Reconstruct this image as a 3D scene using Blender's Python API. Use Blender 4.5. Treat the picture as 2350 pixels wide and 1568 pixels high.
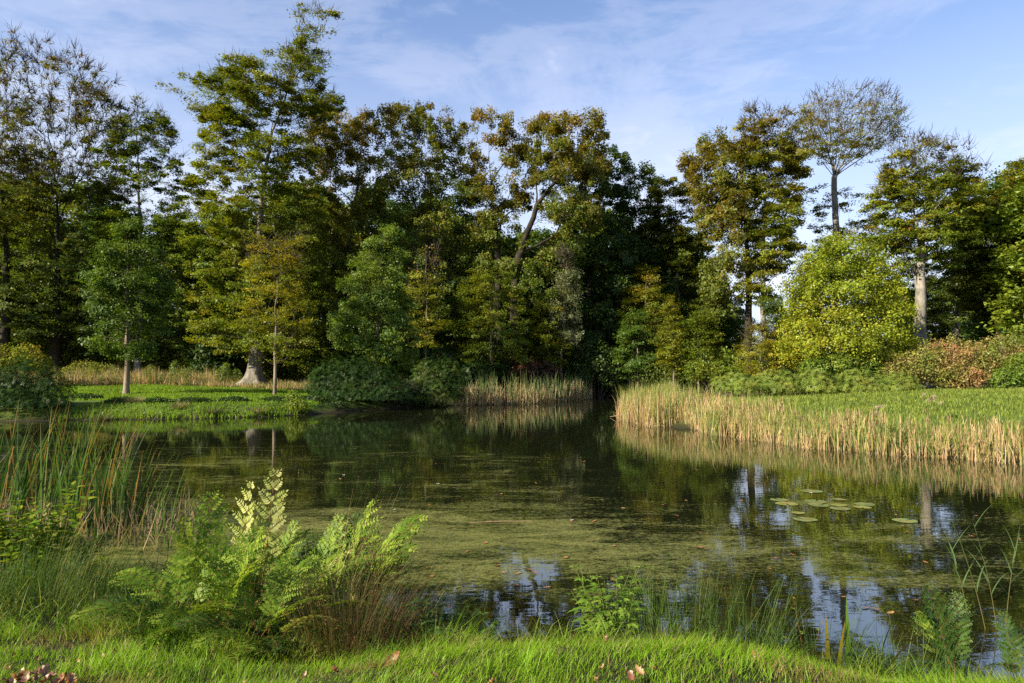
import bpy, math, random
import numpy as np
from mathutils import Vector, Matrix

for _o in list(bpy.data.objects):
    bpy.data.objects.remove(_o)
SC = bpy.context.scene
COL = SC.collection

# ------------------------------------------------------------------ camera
FPX = 1567.0                 # focal length in pixels of a 2350 px wide frame (24 mm on 36 mm)
CAM_Z = 2.4                  # above the water, which is z = 0
PITCH = math.atan((855 - 784) / FPX)
cam_d = bpy.data.cameras.new("camera")
cam_d.lens = 24.0
cam_d.sensor_width = 36.0
cam_d.clip_start = 0.05
cam_d.clip_end = 5000.0
cam = bpy.data.objects.new("camera", cam_d)
COL.objects.link(cam)
cam.location = (0, 0, CAM_Z)
cam.rotation_euler = (math.pi / 2 + PITCH, 0, 0)
SC.camera = cam

# ------------------------------------------------------------------ light
SUN_EL = math.radians(27.0)
SUN_AZ = math.radians(-122.0)         # clockwise from +Y (the view): left and a little behind the camera
TO_SUN = Vector((math.sin(SUN_AZ) * math.cos(SUN_EL), math.cos(SUN_AZ) * math.cos(SUN_EL), math.sin(SUN_EL)))
sun_d = bpy.data.lights.new("sun", 'SUN')
sun_d.energy = 5.0
sun_d.angle = math.radians(0.53)
sun_d.color = (1.0, 0.89, 0.70)
sun = bpy.data.objects.new("sun", sun_d)
COL.objects.link(sun)
sun.location = (-60, -20, 60)
sun.rotation_euler = TO_SUN.to_track_quat('Z', 'Y').to_euler()

SC.view_settings.view_transform = 'Standard'
SC.view_settings.look = 'None'
SC.view_settings.gamma = 1.0
SC.view_settings.use_curve_mapping = False
SC.view_settings.exposure = 1.42


def node(nt, kind, loc=None, **kw):
    n = nt.nodes.new(kind)
    for k, v in kw.items():
        if k.startswith('i_'):
            key = k[2:]
            key = int(key) if key.isdigit() else key.replace('_', ' ')
            n.inputs[key].default_value = v
        else:
            setattr(n, k, v)
    return n


def math_n(nt, op, a, b=None, c=None, clamp=False):
    n = nt.nodes.new('ShaderNodeMath')
    n.operation = op
    n.use_clamp = clamp
    for i, v in enumerate((a, b, c)):
        if v is None:
            continue
        if isinstance(v, (int, float)):
            n.inputs[i].default_value = v
        else:
            nt.links.new(v, n.inputs[i])
    return n.outputs[0]


def ramp_n(nt, fac, stops, interp='LINEAR'):
    n = nt.nodes.new('ShaderNodeValToRGB')
    cr = n.color_ramp
    cr.interpolation = interp
    while len(cr.elements) < len(stops):
        cr.elements.new(0.5)
    for e, (p, c) in zip(cr.elements, stops):
        e.position = p
        e.color = (c[0], c[1], c[2], 1) if not isinstance(c, (int, float)) else (c, c, c, 1)
    nt.links.new(fac, n.inputs[0])
    return n.outputs[0]


def mix_c(nt, fac, a, b, blend='MIX'):
    n = nt.nodes.new('ShaderNodeMix')
    n.data_type = 'RGBA'
    n.blend_type = blend
    for sock, v in ((n.inputs[0], fac), (n.inputs[6], a), (n.inputs[7], b)):
        if isinstance(v, (int, float)):
            sock.default_value = v
        elif isinstance(v, tuple):
            sock.default_value = (v[0], v[1], v[2], 1)
        else:
            nt.links.new(v, sock)
    return n.outputs[2]


def noise_n(nt, vec, scale, detail=4, rough=0.55, dist=0.0):
    n = nt.nodes.new('ShaderNodeTexNoise')
    n.inputs['Scale'].default_value = scale
    n.inputs['Detail'].default_value = detail
    n.inputs['Roughness'].default_value = rough
    n.inputs['Distortion'].default_value = dist
    if vec is not None:
        nt.links.new(vec, n.inputs['Vector'])
    return n.outputs['Fac']


def map_n(nt, vec, scale=(1, 1, 1), rot=(0, 0, 0), loc=(0, 0, 0)):
    n = nt.nodes.new('ShaderNodeMapping')
    n.inputs['Scale'].default_value = scale
    n.inputs['Rotation'].default_value = rot
    n.inputs['Location'].default_value = loc
    nt.links.new(vec, n.inputs['Vector'])
    return n.outputs[0]


# ------------------------------------------------------------------ sky
world = bpy.data.worlds.new("World")
SC.world = world
world.use_nodes = True
nt = world.node_tree
nt.nodes.clear()
out = nt.nodes.new('ShaderNodeOutputWorld')
bg = nt.nodes.new('ShaderNodeBackground')
sky = nt.nodes.new('ShaderNodeTexSky')
sky.sky_type = 'NISHITA'
sky.sun_disc = False
sky.sun_elevation = SUN_EL
sky.sun_rotation = SUN_AZ % (2 * math.pi)
sky.air_density = 1.15
sky.dust_density = 0.5
sky.ozone_density = 2.2
SKY_STRENGTH = 0.061
tc = nt.nodes.new('ShaderNodeTexCoord')
gen = tc.outputs['Generated']
# thin high cirrus: long veils over the blue, paler towards the horizon
v1 = map_n(nt, gen, (1.5, 1.2, 4.2), (0.10, 0.32, 0.5), (0.35, 0.1, 0.0))
n1 = noise_n(nt, v1, 1.5, 7, 0.62, 0.5)
v2 = map_n(nt, gen, (5.0, 3.0, 14.0), (0.0, 0.45, 0.3))
n2 = noise_n(nt, v2, 1.7, 6, 0.65, 0.8)
veil = math_n(nt, 'ADD', math_n(nt, 'MULTIPLY', n1, 0.75), math_n(nt, 'MULTIPLY', n2, 0.25))
veil = ramp_n(nt, veil, [(0.44, 0.0), (0.55, 0.28), (0.70, 0.9)], 'EASE')
sep = nt.nodes.new('ShaderNodeSeparateXYZ')
nt.links.new(gen, sep.inputs[0])
up = sep.outputs['Z']
low = ramp_n(nt, up, [(0.0, 1.0), (0.17, 0.86), (0.30, 0.56), (0.44, 0.20), (0.6, 0.03)])
veil = math_n(nt, 'ADD', math_n(nt, 'MULTIPLY', veil, 0.55), math_n(nt, 'MULTIPLY', low, 0.65), clamp=True)
skyc = mix_c(nt, 1.0, sky.outputs[0], (0.78, 1.00, 1.30), 'MULTIPLY')
cl = mix_c(nt, veil, skyc, (6.7, 6.8, 7.7))
nt.links.new(cl, bg.inputs['Color'])
bg.inputs['Strength'].default_value = SKY_STRENGTH
nt.links.new(bg.outputs[0], out.inputs['Surface'])

SC.cycles.max_bounces = 7
SC.cycles.diffuse_bounces = 4
SC.cycles.glossy_bounces = 3
SC.cycles.transmission_bounces = 5
SC.cycles.transparent_max_bounces = 4
SC.cycles.caustics_reflective = False
SC.cycles.caustics_refractive = False
SC.cycles.sample_clamp_indirect = 4.0
SC.cycles.use_denoising = False
SC.cycles.denoiser = 'OPENIMAGEDENOISE'

# ------------------------------------------------------------------ geometry of the view
CT, ST = math.cos(PITCH), math.sin(PITCH)


def ray(px, py):
    a = (px - 1175) / FPX
    b = (784 - py) / FPX
    return np.array((a, CT - b * ST, ST + b * CT))


def at(px, py, d):
    """the point on the line of sight through a spot of the photograph, d metres in front of the camera"""
    r = ray(px, py)
    return np.array((0, 0, CAM_Z)) + r * (d / r[1])


def on(px, py, z=0.0):
    """the point on the level z that is seen there"""
    r = ray(px, py)
    return np.array((0, 0, CAM_Z)) + r * ((z - CAM_Z) / r[2])


def mpp(d):
    return d / FPX


# shoreline of the pond, from the near right round the near bank, the left, the far bank, the channel and the reed point
SHORE = [on(2700, 1640), on(2350, 1592), on(2100, 1562), on(1800, 1530), on(1500, 1502), on(1200, 1494), on(1090, 1468),
         on(980, 1430), on(800, 1395), on(520, 1362), on(300, 1318), on(0, 1296), on(-300, 1290), (-21, 9.5, 0), (-33, 15, 0), (-36, 24, 0),
         on(-330, 975), on(-120, 972), on(60, 968), on(180, 965), on(330, 963), on(470, 962), on(620, 957), on(720, 952), on(840, 943), on(960, 936),
         on(1060, 931), on(1190, 928), on(1300, 920), on(1380, 912), on(1470, 909), on(1570, 909), on(1600, 914), on(1530, 927), on(1452, 944),
         on(1433, 962), on(1480, 975), on(1600, 990), on(1750, 1008), on(1900, 1028), on(2100, 1045), on(2350, 1062), on(2700, 1098), (24, 12.5, 0), (31, 8, 0), (24, 4.5, 0)]
SHORE = np.array([(p[0], p[1]) for p in SHORE])


def shore_sd(x, y):
    """distance to the waterline: positive on land, negative in the pond"""
    x = np.asarray(x, float).ravel()
    y = np.asarray(y, float).ravel()
    best = np.full(x.shape, 1e9)
    inside = np.zeros(x.shape, bool)
    n = len(SHORE)
    for i in range(n):
        ax, ay = SHORE[i]
        bx, by = SHORE[(i + 1) % n]
        dx, dy = bx - ax, by - ay
        L = dx * dx + dy * dy + 1e-12
        t = np.clip(((x - ax) * dx + (y - ay) * dy) / L, 0, 1)
        dd = np.hypot(x - ax - t * dx, y - ay - t * dy)
        best = np.minimum(best, dd)
        cross = ((ay > y) != (by > y)) & (x < (bx - ax) * (y - ay) / (by - ay + 1e-12) + ax)
        inside ^= cross
    return np.where(inside, -best, best)


def smooth(t):
    t = np.clip(t, 0, 1)
    return t * t * (3 - 2 * t)


def wob(x, y, s=1.0):
    return (np.sin(x * 1.31 * s + y * .7 * s + 1.1) + np.sin(-x * .83 * s + y * 1.77 * s + 2.3) + np.sin(x * 2.9 * s + 0.4) * .4 + np.sin(y * 3.1 * s + x * 1.2 * s) * .4) / 2.8


def ground_z(x, y):
    x = np.asarray(x, float)
    shp = x.shape
    y = np.asarray(y, float)
    sd = shore_sd(x, y).reshape(shp) + 0.16 * wob(x, y, 1.6)
    near = 1 - smooth((y - 9) / 6)
    wid = 1.75 + 2.0 * smooth((-0.2 - x) / 1.6)
    land_near = 0.60 * smooth(sd / wid) + 0.025 * np.clip(sd, 0, 12)
    far_h = 0.60 * smooth(sd / 1.9) + 0.036 * np.clip(sd, 0, 26)
    z = near * land_near + (1 - near) * far_h
    z = z + np.clip(sd / 2, 0, 1) * (0.03 * wob(x, y, 0.8) + 0.06 * (1 - near) * wob(x, y, .21))
    return np.where(sd > 0, z + 0.0, np.maximum(-0.7, 0.42 * sd))


def gz(x, y):
    return float(ground_z(np.array([x]), np.array([y]))[0])


# ------------------------------------------------------------------ meshes
def mesh_data(name, V, F, mats, col=None, smooth_f=False, midx=None):
    """F: (n,3) or (n,4) index array or a list of such arrays"""
    V = np.asarray(V, np.float32)
    Fs = F if isinstance(F, list) else [F]
    Fs = [np.asarray(f, np.int32) for f in Fs if len(f)]
    me = bpy.data.meshes.new(name)
    me.vertices.add(len(V))
    me.vertices.foreach_set("co", V.ravel())
    nl = sum(f.size for f in Fs)
    npoly = sum(len(f) for f in Fs)
    me.loops.add(nl)
    me.loops.foreach_set("vertex_index", np.concatenate([f.ravel() for f in Fs]))
    me.polygons.add(npoly)
    starts = []
    o = 0
    for f in Fs:
        k = f.shape[1]
        starts.append(o + np.arange(len(f), dtype=np.int32) * k)
        o += f.size
    me.polygons.foreach_set("loop_start", np.concatenate(starts))
    if smooth_f:
        me.polygons.foreach_set("use_smooth", np.ones(npoly, bool))
    for m in (mats if isinstance(mats, (list, tuple)) else [mats]):
        me.materials.append(m)
    if midx is not None:
        me.polygons.foreach_set("material_index", np.asarray(midx, np.int32))
    if col is not None:
        a = me.attributes.new("Col", 'FLOAT_COLOR', 'POINT')
        c = np.ones((len(V), 4), np.float32)
        c[:, :3] = col
        a.data.foreach_set("color", c.ravel())
    me.update(calc_edges=True)
    return me


def link(name, data, parent=None, loc=None):
    o = bpy.data.objects.new(name, data)
    COL.objects.link(o)
    if parent is not None:
        o.parent = parent
    if loc is not None:
        o.location = loc
    return o


def tag(o, label=None, cat=None, group=None, kind=None):
    if label:
        o['label'] = label
    if cat:
        o['category'] = cat
    if group:
        o['group'] = group
    if kind:
        o['kind'] = kind
    return o


def thing(name, label, cat, loc, group=None):
    o = bpy.data.objects.new(name, None)
    COL.objects.link(o)
    o.location = tuple(float(v) for v in loc)
    o.empty_display_size = 0.2
    return tag(o, label, cat, group)


def unit(v):
    v = np.asarray(v, float)
    return v / (np.linalg.norm(v, axis=-1, keepdims=True) + 1e-9)


class MB:
    """collects pieces of one mesh"""

    def __init__(s):
        s.V, s.Q, s.T, s.C, s.n = [], [], [], [], 0

    def add(s, V, F, col):
        V = np.asarray(V, float).reshape(-1, 3)
        F = np.asarray(F, int)
        (s.Q if F.shape[1] == 4 else s.T).append(F + s.n)
        c = np.asarray(col, float)
        s.C.append(np.broadcast_to(c, (len(V), 3)) if c.ndim == 1 else c)
        s.V.append(V)
        s.n += len(V)

    def data(s, name, mats, smooth_f=False, origin=None):
        V = np.concatenate(s.V)
        if origin is not None:
            V = V - np.asarray(origin)
        F = []
        if s.Q:
            F.append(np.concatenate(s.Q))
        if s.T:
            F.append(np.concatenate(s.T))
        return mesh_data(name, V, F, mats, np.concatenate(s.C), smooth_f)

    def build(s, name, mats, parent=None, origin=None, smooth_f=False):
        return link(name, s.data(name, mats, smooth_f, origin), parent, origin if parent is None else None)


def tube(P, R, k=6, close=True, lobes=None):
    """rings along a polyline; returns V, quads"""
    P = np.asarray(P, float)
    n = len(P)
    R = np.broadcast_to(np.asarray(R, float), (n,))
    T = np.gradient(P, axis=0)
    T = unit(T)
    ref = np.array((0.0, 1.0, 0.0)) if abs(T[0][1]) < 0.8 else np.array((1.0, 0, 0))
    A = unit(np.cross(T, ref))
    B = np.cross(T, A)
    th = np.linspace(0, 2 * math.pi, k, endpoint=False)
    rr = R[:, None] * (np.ones((n, k)) if lobes is None else lobes)
    V = P[:, None, :] + (A[:, None, :] * np.cos(th)[None, :, None] + B[:, None, :] * np.sin(th)[None, :, None]) * rr[:, :, None]
    i = np.arange(n - 1)[:, None] * k
    j = np.arange(k)[None, :]
    j2 = (j + 1) % k
    Q = np.stack([i + j, i + j2, i + k + j2, i + k + j], -1).reshape(-1, 4)
    return V.reshape(-1, 3), Q


def blades(base, h, az, lean, curve, w, nseg=3, face=None, tip=0.12, kink=None):
    """grass and reed blades: arrays of base points (n,3), height, leaning azimuth, start lean (radians), added bend, width"""
    base = np.asarray(base, float)
    n = len(base)
    h, az, lean, curve, w = (np.broadcast_to(np.asarray(a, float), (n,)) for a in (h, az, lean, curve, w))
    dirx = np.stack([np.cos(az), np.sin(az), np.zeros(n)], 1)
    if face is None:
        face = az + math.pi / 2
    face = np.broadcast_to(np.asarray(face, float), (n,))
    side = np.stack([np.cos(face), np.sin(face), np.zeros(n)], 1)
    pts = [base]
    p = base.copy()
    for s in range(nseg):
        t = (s + 0.5) / nseg
        a = lean + curve * t ** 1.6
        if kink is not None:
            a = a + np.where(t > kink[0], kink[1], 0)
        step = dirx * np.sin(a)[:, None] + np.array((0, 0, 1.0)) * np.cos(a)[:, None]
        p = p + step * (h / nseg)[:, None]
        pts.append(p)
    V = np.empty((n, nseg + 1, 2, 3))
    for s in range(nseg + 1):
        t = s / nseg
        ww = w * (tip + (1 - tip) * (1 - t ** 2.2)) * 0.5
        V[:, s, 0] = pts[s] - side * ww[:, None]
        V[:, s, 1] = pts[s] + side * ww[:, None]
    idx = np.arange(n)[:, None] * (2 * (nseg + 1)) + np.arange(nseg)[None, :] * 2
    Q = np.stack([idx, idx + 1, idx + 3, idx + 2], -1).reshape(-1, 4)
    tt = np.repeat(np.linspace(0, 1, nseg + 1), 2)[None, :].repeat(n, 0).ravel()
    return V.reshape(-1, 3), Q, tt, 2 * (nseg + 1)


def blades_tri(base, h, az, lean, curve, w, face):
    """short blades: one quad and a pointed tip"""
    n = len(base)
    h, az, lean, curve, w, face = (np.broadcast_to(np.asarray(a, float), (n,)) for a in (h, az, lean, curve, w, face))
    dirx = np.stack([np.cos(az), np.sin(az), np.zeros(n)], 1)
    side = np.stack([np.cos(face), np.sin(face), np.zeros(n)], 1) * (w * .5)[:, None]
    up_ = np.array((0, 0, 1.0))
    a1, a2 = lean + curve * .12, lean + curve * .6
    m = base + (dirx * np.sin(a1)[:, None] + up_ * np.cos(a1)[:, None]) * (h * .5)[:, None]
    e = m + (dirx * np.sin(a2)[:, None] + up_ * np.cos(a2)[:, None]) * (h * .5)[:, None]
    V = np.stack([base - side, base + side, m + side * .8, m - side * .8, e], 1).reshape(-1, 3)
    k = np.arange(n)[:, None] * 5
    return V, [k + np.array([[0, 1, 2, 3]]), k + np.array([[3, 2, 4]])], 5


def lerp3(v, cols):
    """v in 0..1 over a list of colours"""
    cols = np.asarray(cols, float)
    v = np.clip(np.asarray(v, float), 0, 1) * (len(cols) - 1)
    i = np.minimum(v.astype(int), len(cols) - 2)
    f = (v - i)[:, None]
    return cols[i] * (1 - f) + cols[i + 1] * f


def leaf_cards(P, N, size, aspect, rng, fold=0.12):
    """kite-shaped leaves at P facing N"""
    n = len(P)
    N = unit(N)
    U = unit(np.cross(N, rng.normal(size=(n, 3))))
    W = np.cross(N, U)
    s = np.broadcast_to(size, (n,))[:, None]
    V = np.empty((n, 4, 3))
    V[:, 0] = P - U * s * 0.5
    V[:, 1] = P + W * s * aspect * 0.5 + U * s * 0.08 + N * s * fold
    V[:, 2] = P + U * s * 0.5
    V[:, 3] = P - W * s * aspect * 0.5 + U * s * 0.08 + N * s * fold
    Q = np.arange(n * 4).reshape(n, 4)
    return V.reshape(-1, 3), Q


# ------------------------------------------------------------------ materials
def new_mat(name):
    m = bpy.data.materials.new(name)
    m.use_nodes = True
    m.node_tree.nodes.clear()
    o = m.node_tree.nodes.new('ShaderNodeOutputMaterial')
    return m, m.node_tree, o


def foliage_mat(name, trans=0.4, gloss=0.06, rough=0.45, boost=(1.35, 1.25, 0.55), vary=0.35, nscale=1.2):
    """leaf surface: the leaf's own colour comes with the mesh; light passes through it"""
    m, t, o = new_mat(name)
    a = t.nodes.new('ShaderNodeAttribute')
    a.attribute_name = "Col"
    geo = t.nodes.new('ShaderNodeNewGeometry')
    nz = noise_n(t, geo.outputs['Position'], nscale, 3, 0.6)
    f = ramp_n(t, nz, [(0.3, 1 - vary), (0.7, 1 + vary)])
    c = mix_c(t, 1.0, a.outputs['Color'], f, 'MULTIPLY')
    d = t.nodes.new('ShaderNodeBsdfDiffuse')
    t.links.new(c, d.inputs['Color'])
    tr = t.nodes.new('ShaderNodeBsdfTranslucent')
    c2 = mix_c(t, 1.0, c, boost, 'MULTIPLY')
    t.links.new(c2, tr.inputs['Color'])
    mx = t.nodes.new('ShaderNodeMixShader')
    mx.inputs[0].default_value = trans
    t.links.new(d.outputs[0], mx.inputs[1])
    t.links.new(tr.outputs[0], mx.inputs[2])
    g = t.nodes.new('ShaderNodeBsdfGlossy')
    g.inputs['Roughness'].default_value = rough
    g.inputs['Color'].default_value = (0.9, 0.95, 0.9, 1)
    mx2 = t.nodes.new('ShaderNodeMixShader')
    mx2.inputs[0].default_value = gloss
    t.links.new(mx.outputs[0], mx2.inputs[1])
    t.links.new(g.outputs[0], mx2.inputs[2])
    t.links.new(mx2.outputs[0], o.inputs['Surface'])
    return m


def bark_mat(name, c0, c1, c2, vs=(7, 7, 1.3), sc=2.2, bump=0.5, moss=0.0):
    m, t, o = new_mat(name)
    geo = t.nodes.new('ShaderNodeNewGeometry')
    pos = geo.outputs['Position']
    v = map_n(t, pos, vs)
    n1 = noise_n(t, v, sc, 6, 0.65, 0.4)
    n2 = noise_n(t, pos, 0.9, 4, 0.6)
    c = ramp_n(t, n1, [(0.28, c0), (0.5, c1), (0.72, c2)])
    st = ramp_n(t, n2, [(0.35, 0.62), (0.6, 1.1)])
    c = mix_c(t, 1.0, c, st, 'MULTIPLY')
    if moss:
        n3 = noise_n(t, pos, 2.1, 5, 0.6)
        f = ramp_n(t, n3, [(0.50, 0.0), (0.66, moss)])
        c = mix_c(t, f, c, (0.075, 0.09, 0.028))
    at_ = t.nodes.new('ShaderNodeAttribute')
    at_.attribute_name = "Col"
    c = mix_c(t, at_.outputs['Fac'], (0.052, 0.040, 0.031), c)     # thin twigs are darker than the stem
    b = t.nodes.new('ShaderNodeBsdfPrincipled')
    b.inputs['Roughness'].default_value = 0.85
    b.inputs['Specular IOR Level'].default_value = 0.2
    t.links.new(c, b.inputs['Base Color'])
    bp = t.nodes.new('ShaderNodeBump')
    bp.inputs['Strength'].default_value = bump
    bp.inputs['Distance'].default_value = 0.03
    t.links.new(n1, bp.inputs['Height'])
    t.links.new(bp.outputs[0], b.inputs['Normal'])
    t.links.new(b.outputs[0], o.inputs['Surface'])
    return m


M_LEAF = foliage_mat("tree_leaves", 0.42, 0.014, 0.45)
M_GLOSSY = foliage_mat("leathery_leaves", 0.22, 0.010, 0.40, vary=0.25)
M_BLADE = foliage_mat("reed_and_grass_blades", 0.42, 0.008, 0.45, boost=(1.15, 1.15, 0.6), vary=0.18, nscale=2.5)
M_GRASS = foliage_mat("lawn_blades", 0.5, 0.008, 0.42, boost=(1.25, 1.3, 0.5), vary=0.25, nscale=3.0)
M_FERN = foliage_mat("fern_leaflets", 0.45, 0.006, 0.45, boost=(1.3, 1.2, 0.55), vary=0.15, nscale=6)
M_DEADLEAF = foliage_mat("fallen_leaf_tissue", 0.15, 0.05, 0.5, boost=(1.1, 1.0, 0.8), vary=0.3, nscale=40)
M_BEECH = bark_mat("beech_bark", (0.09, 0.08, 0.065), (0.19, 0.168, 0.14), (0.30, 0.272, 0.23), (5, 5, 1.6), 1.1, 0.45, 0.55)
M_OAK = bark_mat("oak_bark", (0.010, 0.008, 0.006), (0.024, 0.018, 0.013), (0.046, 0.035, 0.026), (9, 9, 1.4), 1.5, 0.9, 0.3)
M_YOUNG = bark_mat("young_bark", (0.10, 0.075, 0.05), (0.20, 0.155, 0.11), (0.27, 0.215, 0.16), (9, 9, 2), 2.0, 0.5, 0.2)
M_TWIG = bark_mat("twig_bark", (0.05, 0.036, 0.027), (0.10, 0.075, 0.056), (0.16, 0.12, 0.09), (4, 4, 4), 2.0, 0.2)

# ================================================================== SETTING
def axis(lo_f, hi_f, step, lo, hi, grow_r=1.14):
    a = list(np.arange(lo_f, hi_f + step * .5, step))
    s = step
    while a[-1] < hi:
        s *= grow_r
        a.append(a[-1] + s)
    s = step
    while a[0] > lo:
        s *= grow_r
        a.insert(0, a[0] - s)
    return np.array(a)


gx = axis(-42, 34, 0.55, -1500, 1500)
gy = np.concatenate([axis(-3, 12, 0.22, -300, 12), axis(12.35, 82, 0.55, 12.35, 2500)])
X, Y = np.meshgrid(gx, gy)
Z = ground_z(X, Y)
nx, ny = len(gx), len(gy)
V = np.stack([X, Y, Z], -1).reshape(-1, 3)
i = np.arange(ny - 1)[:, None] * nx + np.arange(nx - 1)[None, :]
Q = np.stack([i, i + 1, i + nx + 1, i + nx], -1).reshape(-1, 4)
sdv = shore_sd(V[:, 0], V[:, 1])
LAWN = np.array((0.075, 0.115, 0.018))
LITTER = np.array((0.050, 0.036, 0.020))
DRY = np.array((0.115, 0.095, 0.045))
MUD = np.array((0.024, 0.019, 0.012))
FIELD = np.array((0.10, 0.115, 0.045))
x_, y_ = V[:, 0], V[:, 1]
wb = wob(x_, y_, 0.7) * 0.8


def lawn_back(x):
    return np.where(np.asarray(x) < -2, 52.5, 43.5)


c = np.tile(LAWN, (len(V), 1))


def blend(mask, colr):
    global c
    c = c * (1 - mask[:, None]) + colr * mask[:, None]


left = smooth((-3 - x_) / 3)
blend(left * smooth((y_ + wb - 52) / 2.5), DRY)
blend(left * smooth((y_ + wb - 61.5) / 3), LITTER)
mid = (1 - left) * (1 - smooth((x_ - 13) / 3))
blend(mid * smooth((y_ + wb - 44) / 5), LITTER)
right = smooth((x_ - 13) / 3)
blend(right * smooth((y_ + wb - 47) / 3), DRY * 0.7)
blend(smooth((y_ - 120) / 30), FIELD)
blend(1 - smooth((sdv + .2 * wb - 0.25) / 0.9), MUD)
blend(1 - smooth((y_ - 7) / 3), np.array((0.030, 0.034, 0.012)))
m_ground, t, o = new_mat("ground_soil_and_turf")
a = t.nodes.new('ShaderNodeAttribute')
a.attribute_name = "Col"
geo = t.nodes.new('ShaderNodeNewGeometry')
n1 = noise_n(t, geo.outputs['Position'], 1.3, 8, 0.7)
n2 = noise_n(t, geo.outputs['Position'], 14.0, 5, 0.7)
cc = mix_c(t, 1.0, a.outputs['Color'], ramp_n(t, n1, [(0.3, 0.6), (0.7, 1.35)]), 'MULTIPLY')
cc = mix_c(t, ramp_n(t, n2, [(0.55, 0.0), (0.7, 0.55)]), cc, (0.10, 0.075, 0.035))
b = t.nodes.new('ShaderNodeBsdfPrincipled')
b.inputs['Roughness'].default_value = 0.95
b.inputs['Specular IOR Level'].default_value = 0.1
t.links.new(cc, b.inputs['Base Color'])
bp = t.nodes.new('ShaderNodeBump')
bp.inputs['Strength'].default_value = 0.7
bp.inputs['Distance'].default_value = 0.05
t.links.new(n2, bp.inputs['Height'])
t.links.new(bp.outputs[0], b.inputs['Normal'])
t.links.new(b.outputs[0], o.inputs['Surface'])
tag(link("ground", mesh_data("ground", V, Q, m_ground, c, True)), kind='structure')

# ------------------------------------------------------------------ pond water with a skin of duckweed
m_water, t, o = new_mat("pond_water_with_duckweed")
geo = t.nodes.new('ShaderNodeNewGeometry')
pos = geo.outputs['Position']
sep = t.nodes.new('ShaderNodeSeparateXYZ')
t.links.new(pos, sep.inputs[0])
px_, py_ = sep.outputs['X'], sep.outputs['Y']
# cover by distance from the near bank: thick in the near half, thinning out to clear water by the far bank
rngd = math_n(t, 'MULTIPLY', py_, 1 / 40.0)
cov = ramp_n(t, rngd, [(0.10, 0.40), (0.17, 0.46), (0.20, 0.80), (0.255, 0.88), (0.29, 0.68), (0.34, 0.46), (0.44, 0.44), (0.56, 0.34), (0.66, 0.20), (0.75, 0.02)])
# the left part of the middle of the pond and the bay by the reeds stay clearer
big = noise_n(t, map_n(t, pos, (0.22, 0.42, 1), (0, 0, 0.12), (3.1, 0.7, 0)), 1.0, 4, 0.6, 0.6)
med = noise_n(t, map_n(t, pos, (0.75, 1.9, 1), (0, 0, -0.08)), 1.0, 6, 0.68, 0.9)
fine = noise_n(t, map_n(t, pos, (12, 15, 1)), 1.0, 4, 0.72)
vor = t.nodes.new('ShaderNodeTexVoronoi')
vor.inputs['Scale'].default_value = 46.0
t.links.new(pos, vor.inputs['Vector'])
k = math_n(t, 'ADD', cov, math_n(t, 'MULTIPLY_ADD', big, 0.9, -0.45))
k = math_n(t, 'ADD', k, math_n(t, 'MULTIPLY_ADD', med, 1.35, -0.675))
side = ramp_n(t, math_n(t, 'MULTIPLY_ADD', px_, 0.05, 0.3), [(0.30, 0.0), (0.52, 0.36)])
k = math_n(t, 'SUBTRACT', k, side)
raft = on(1905, 1152, 0)          # the drift of weed the lily pads lie in
vm = t.nodes.new('ShaderNodeVectorMath')
vm.operation = 'LENGTH'
t.links.new(map_n(t, pos, (0.55, 1.35, 1), (0, 0, 0), (-raft[0] * .55, -raft[1] * 1.35, 0)), vm.inputs[0])
raft_f = ramp_n(t, math_n(t, 'ADD', vm.outputs['Value'], math_n(t, 'MULTIPLY_ADD', med, 1.6, -0.8)), [(0.45, 0.42), (0.95, 0.0)])
k = math_n(t, 'ADD', k, raft_f)
lim = math_n(t, 'ADD', math_n(t, 'MULTIPLY_ADD', fine, 1.45, -0.30), math_n(t, 'MULTIPLY', vor.outputs['Distance'], 0.28))
mask = math_n(t, 'MULTIPLY_ADD', math_n(t, 'SUBTRACT', k, lim), 2.3, 0.12, clamp=True)
mask = math_n(t, 'MULTIPLY', mask, 0.86)
wcol = ramp_n(t, med, [(0.35, (0.085, 0.094, 0.012)), (0.6, (0.150, 0.150, 0.030))])
wcol = mix_c(t, 1.0, wcol, ramp_n(t, noise_n(t, pos, 30.0, 3, 0.8), [(0.35, 0.45), (0.68, 1.55)]), 'MULTIPLY')
weed = t.nodes.new('ShaderNodeBsdfPrincipled')
weed.inputs['Roughness'].default_value = 0.55
weed.inputs['Specular IOR Level'].default_value = 0.35
t.links.new(wcol, weed.inputs['Base Color'])
bw = t.nodes.new('ShaderNodeBump')
bw.inputs['Strength'].default_value = 0.5
bw.inputs['Distance'].default_value = 0.01
t.links.new(fine, bw.inputs['Height'])
t.links.new(bw.outputs[0], weed.inputs['Normal'])
wat = t.nodes.new('ShaderNodeBsdfPrincipled')
wat.inputs['Base Color'].default_value = (0.008, 0.010, 0.004, 1)
wat.inputs['Roughness'].default_value = 0.015
wat.inputs['IOR'].default_value = 2.1
wat.inputs['Specular IOR Level'].default_value = 1.0
rip = noise_n(t, map_n(t, pos, (2.2, 6.0, 1), (0, 0, 0.25)), 1.0, 2, 0.5, 0.3)
bq = t.nodes.new('ShaderNodeBump')
bq.inputs['Strength'].default_value = 0.022
bq.inputs['Distance'].default_value = 0.05
t.links.new(rip, bq.inputs['Height'])
t.links.new(bq.outputs[0], wat.inputs['Normal'])
mx = t.nodes.new('ShaderNodeMixShader')
t.links.new(mask, mx.inputs[0])
t.links.new(wat.outputs[0], mx.inputs[1])
t.links.new(weed.outputs[0], mx.inputs[2])
t.links.new(mx.outputs[0], o.inputs['Surface'])
Vw = [(-48, 3.2, 0), (40, 3.2, 0), (40, 90, 0), (-48, 90, 0)]
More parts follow.
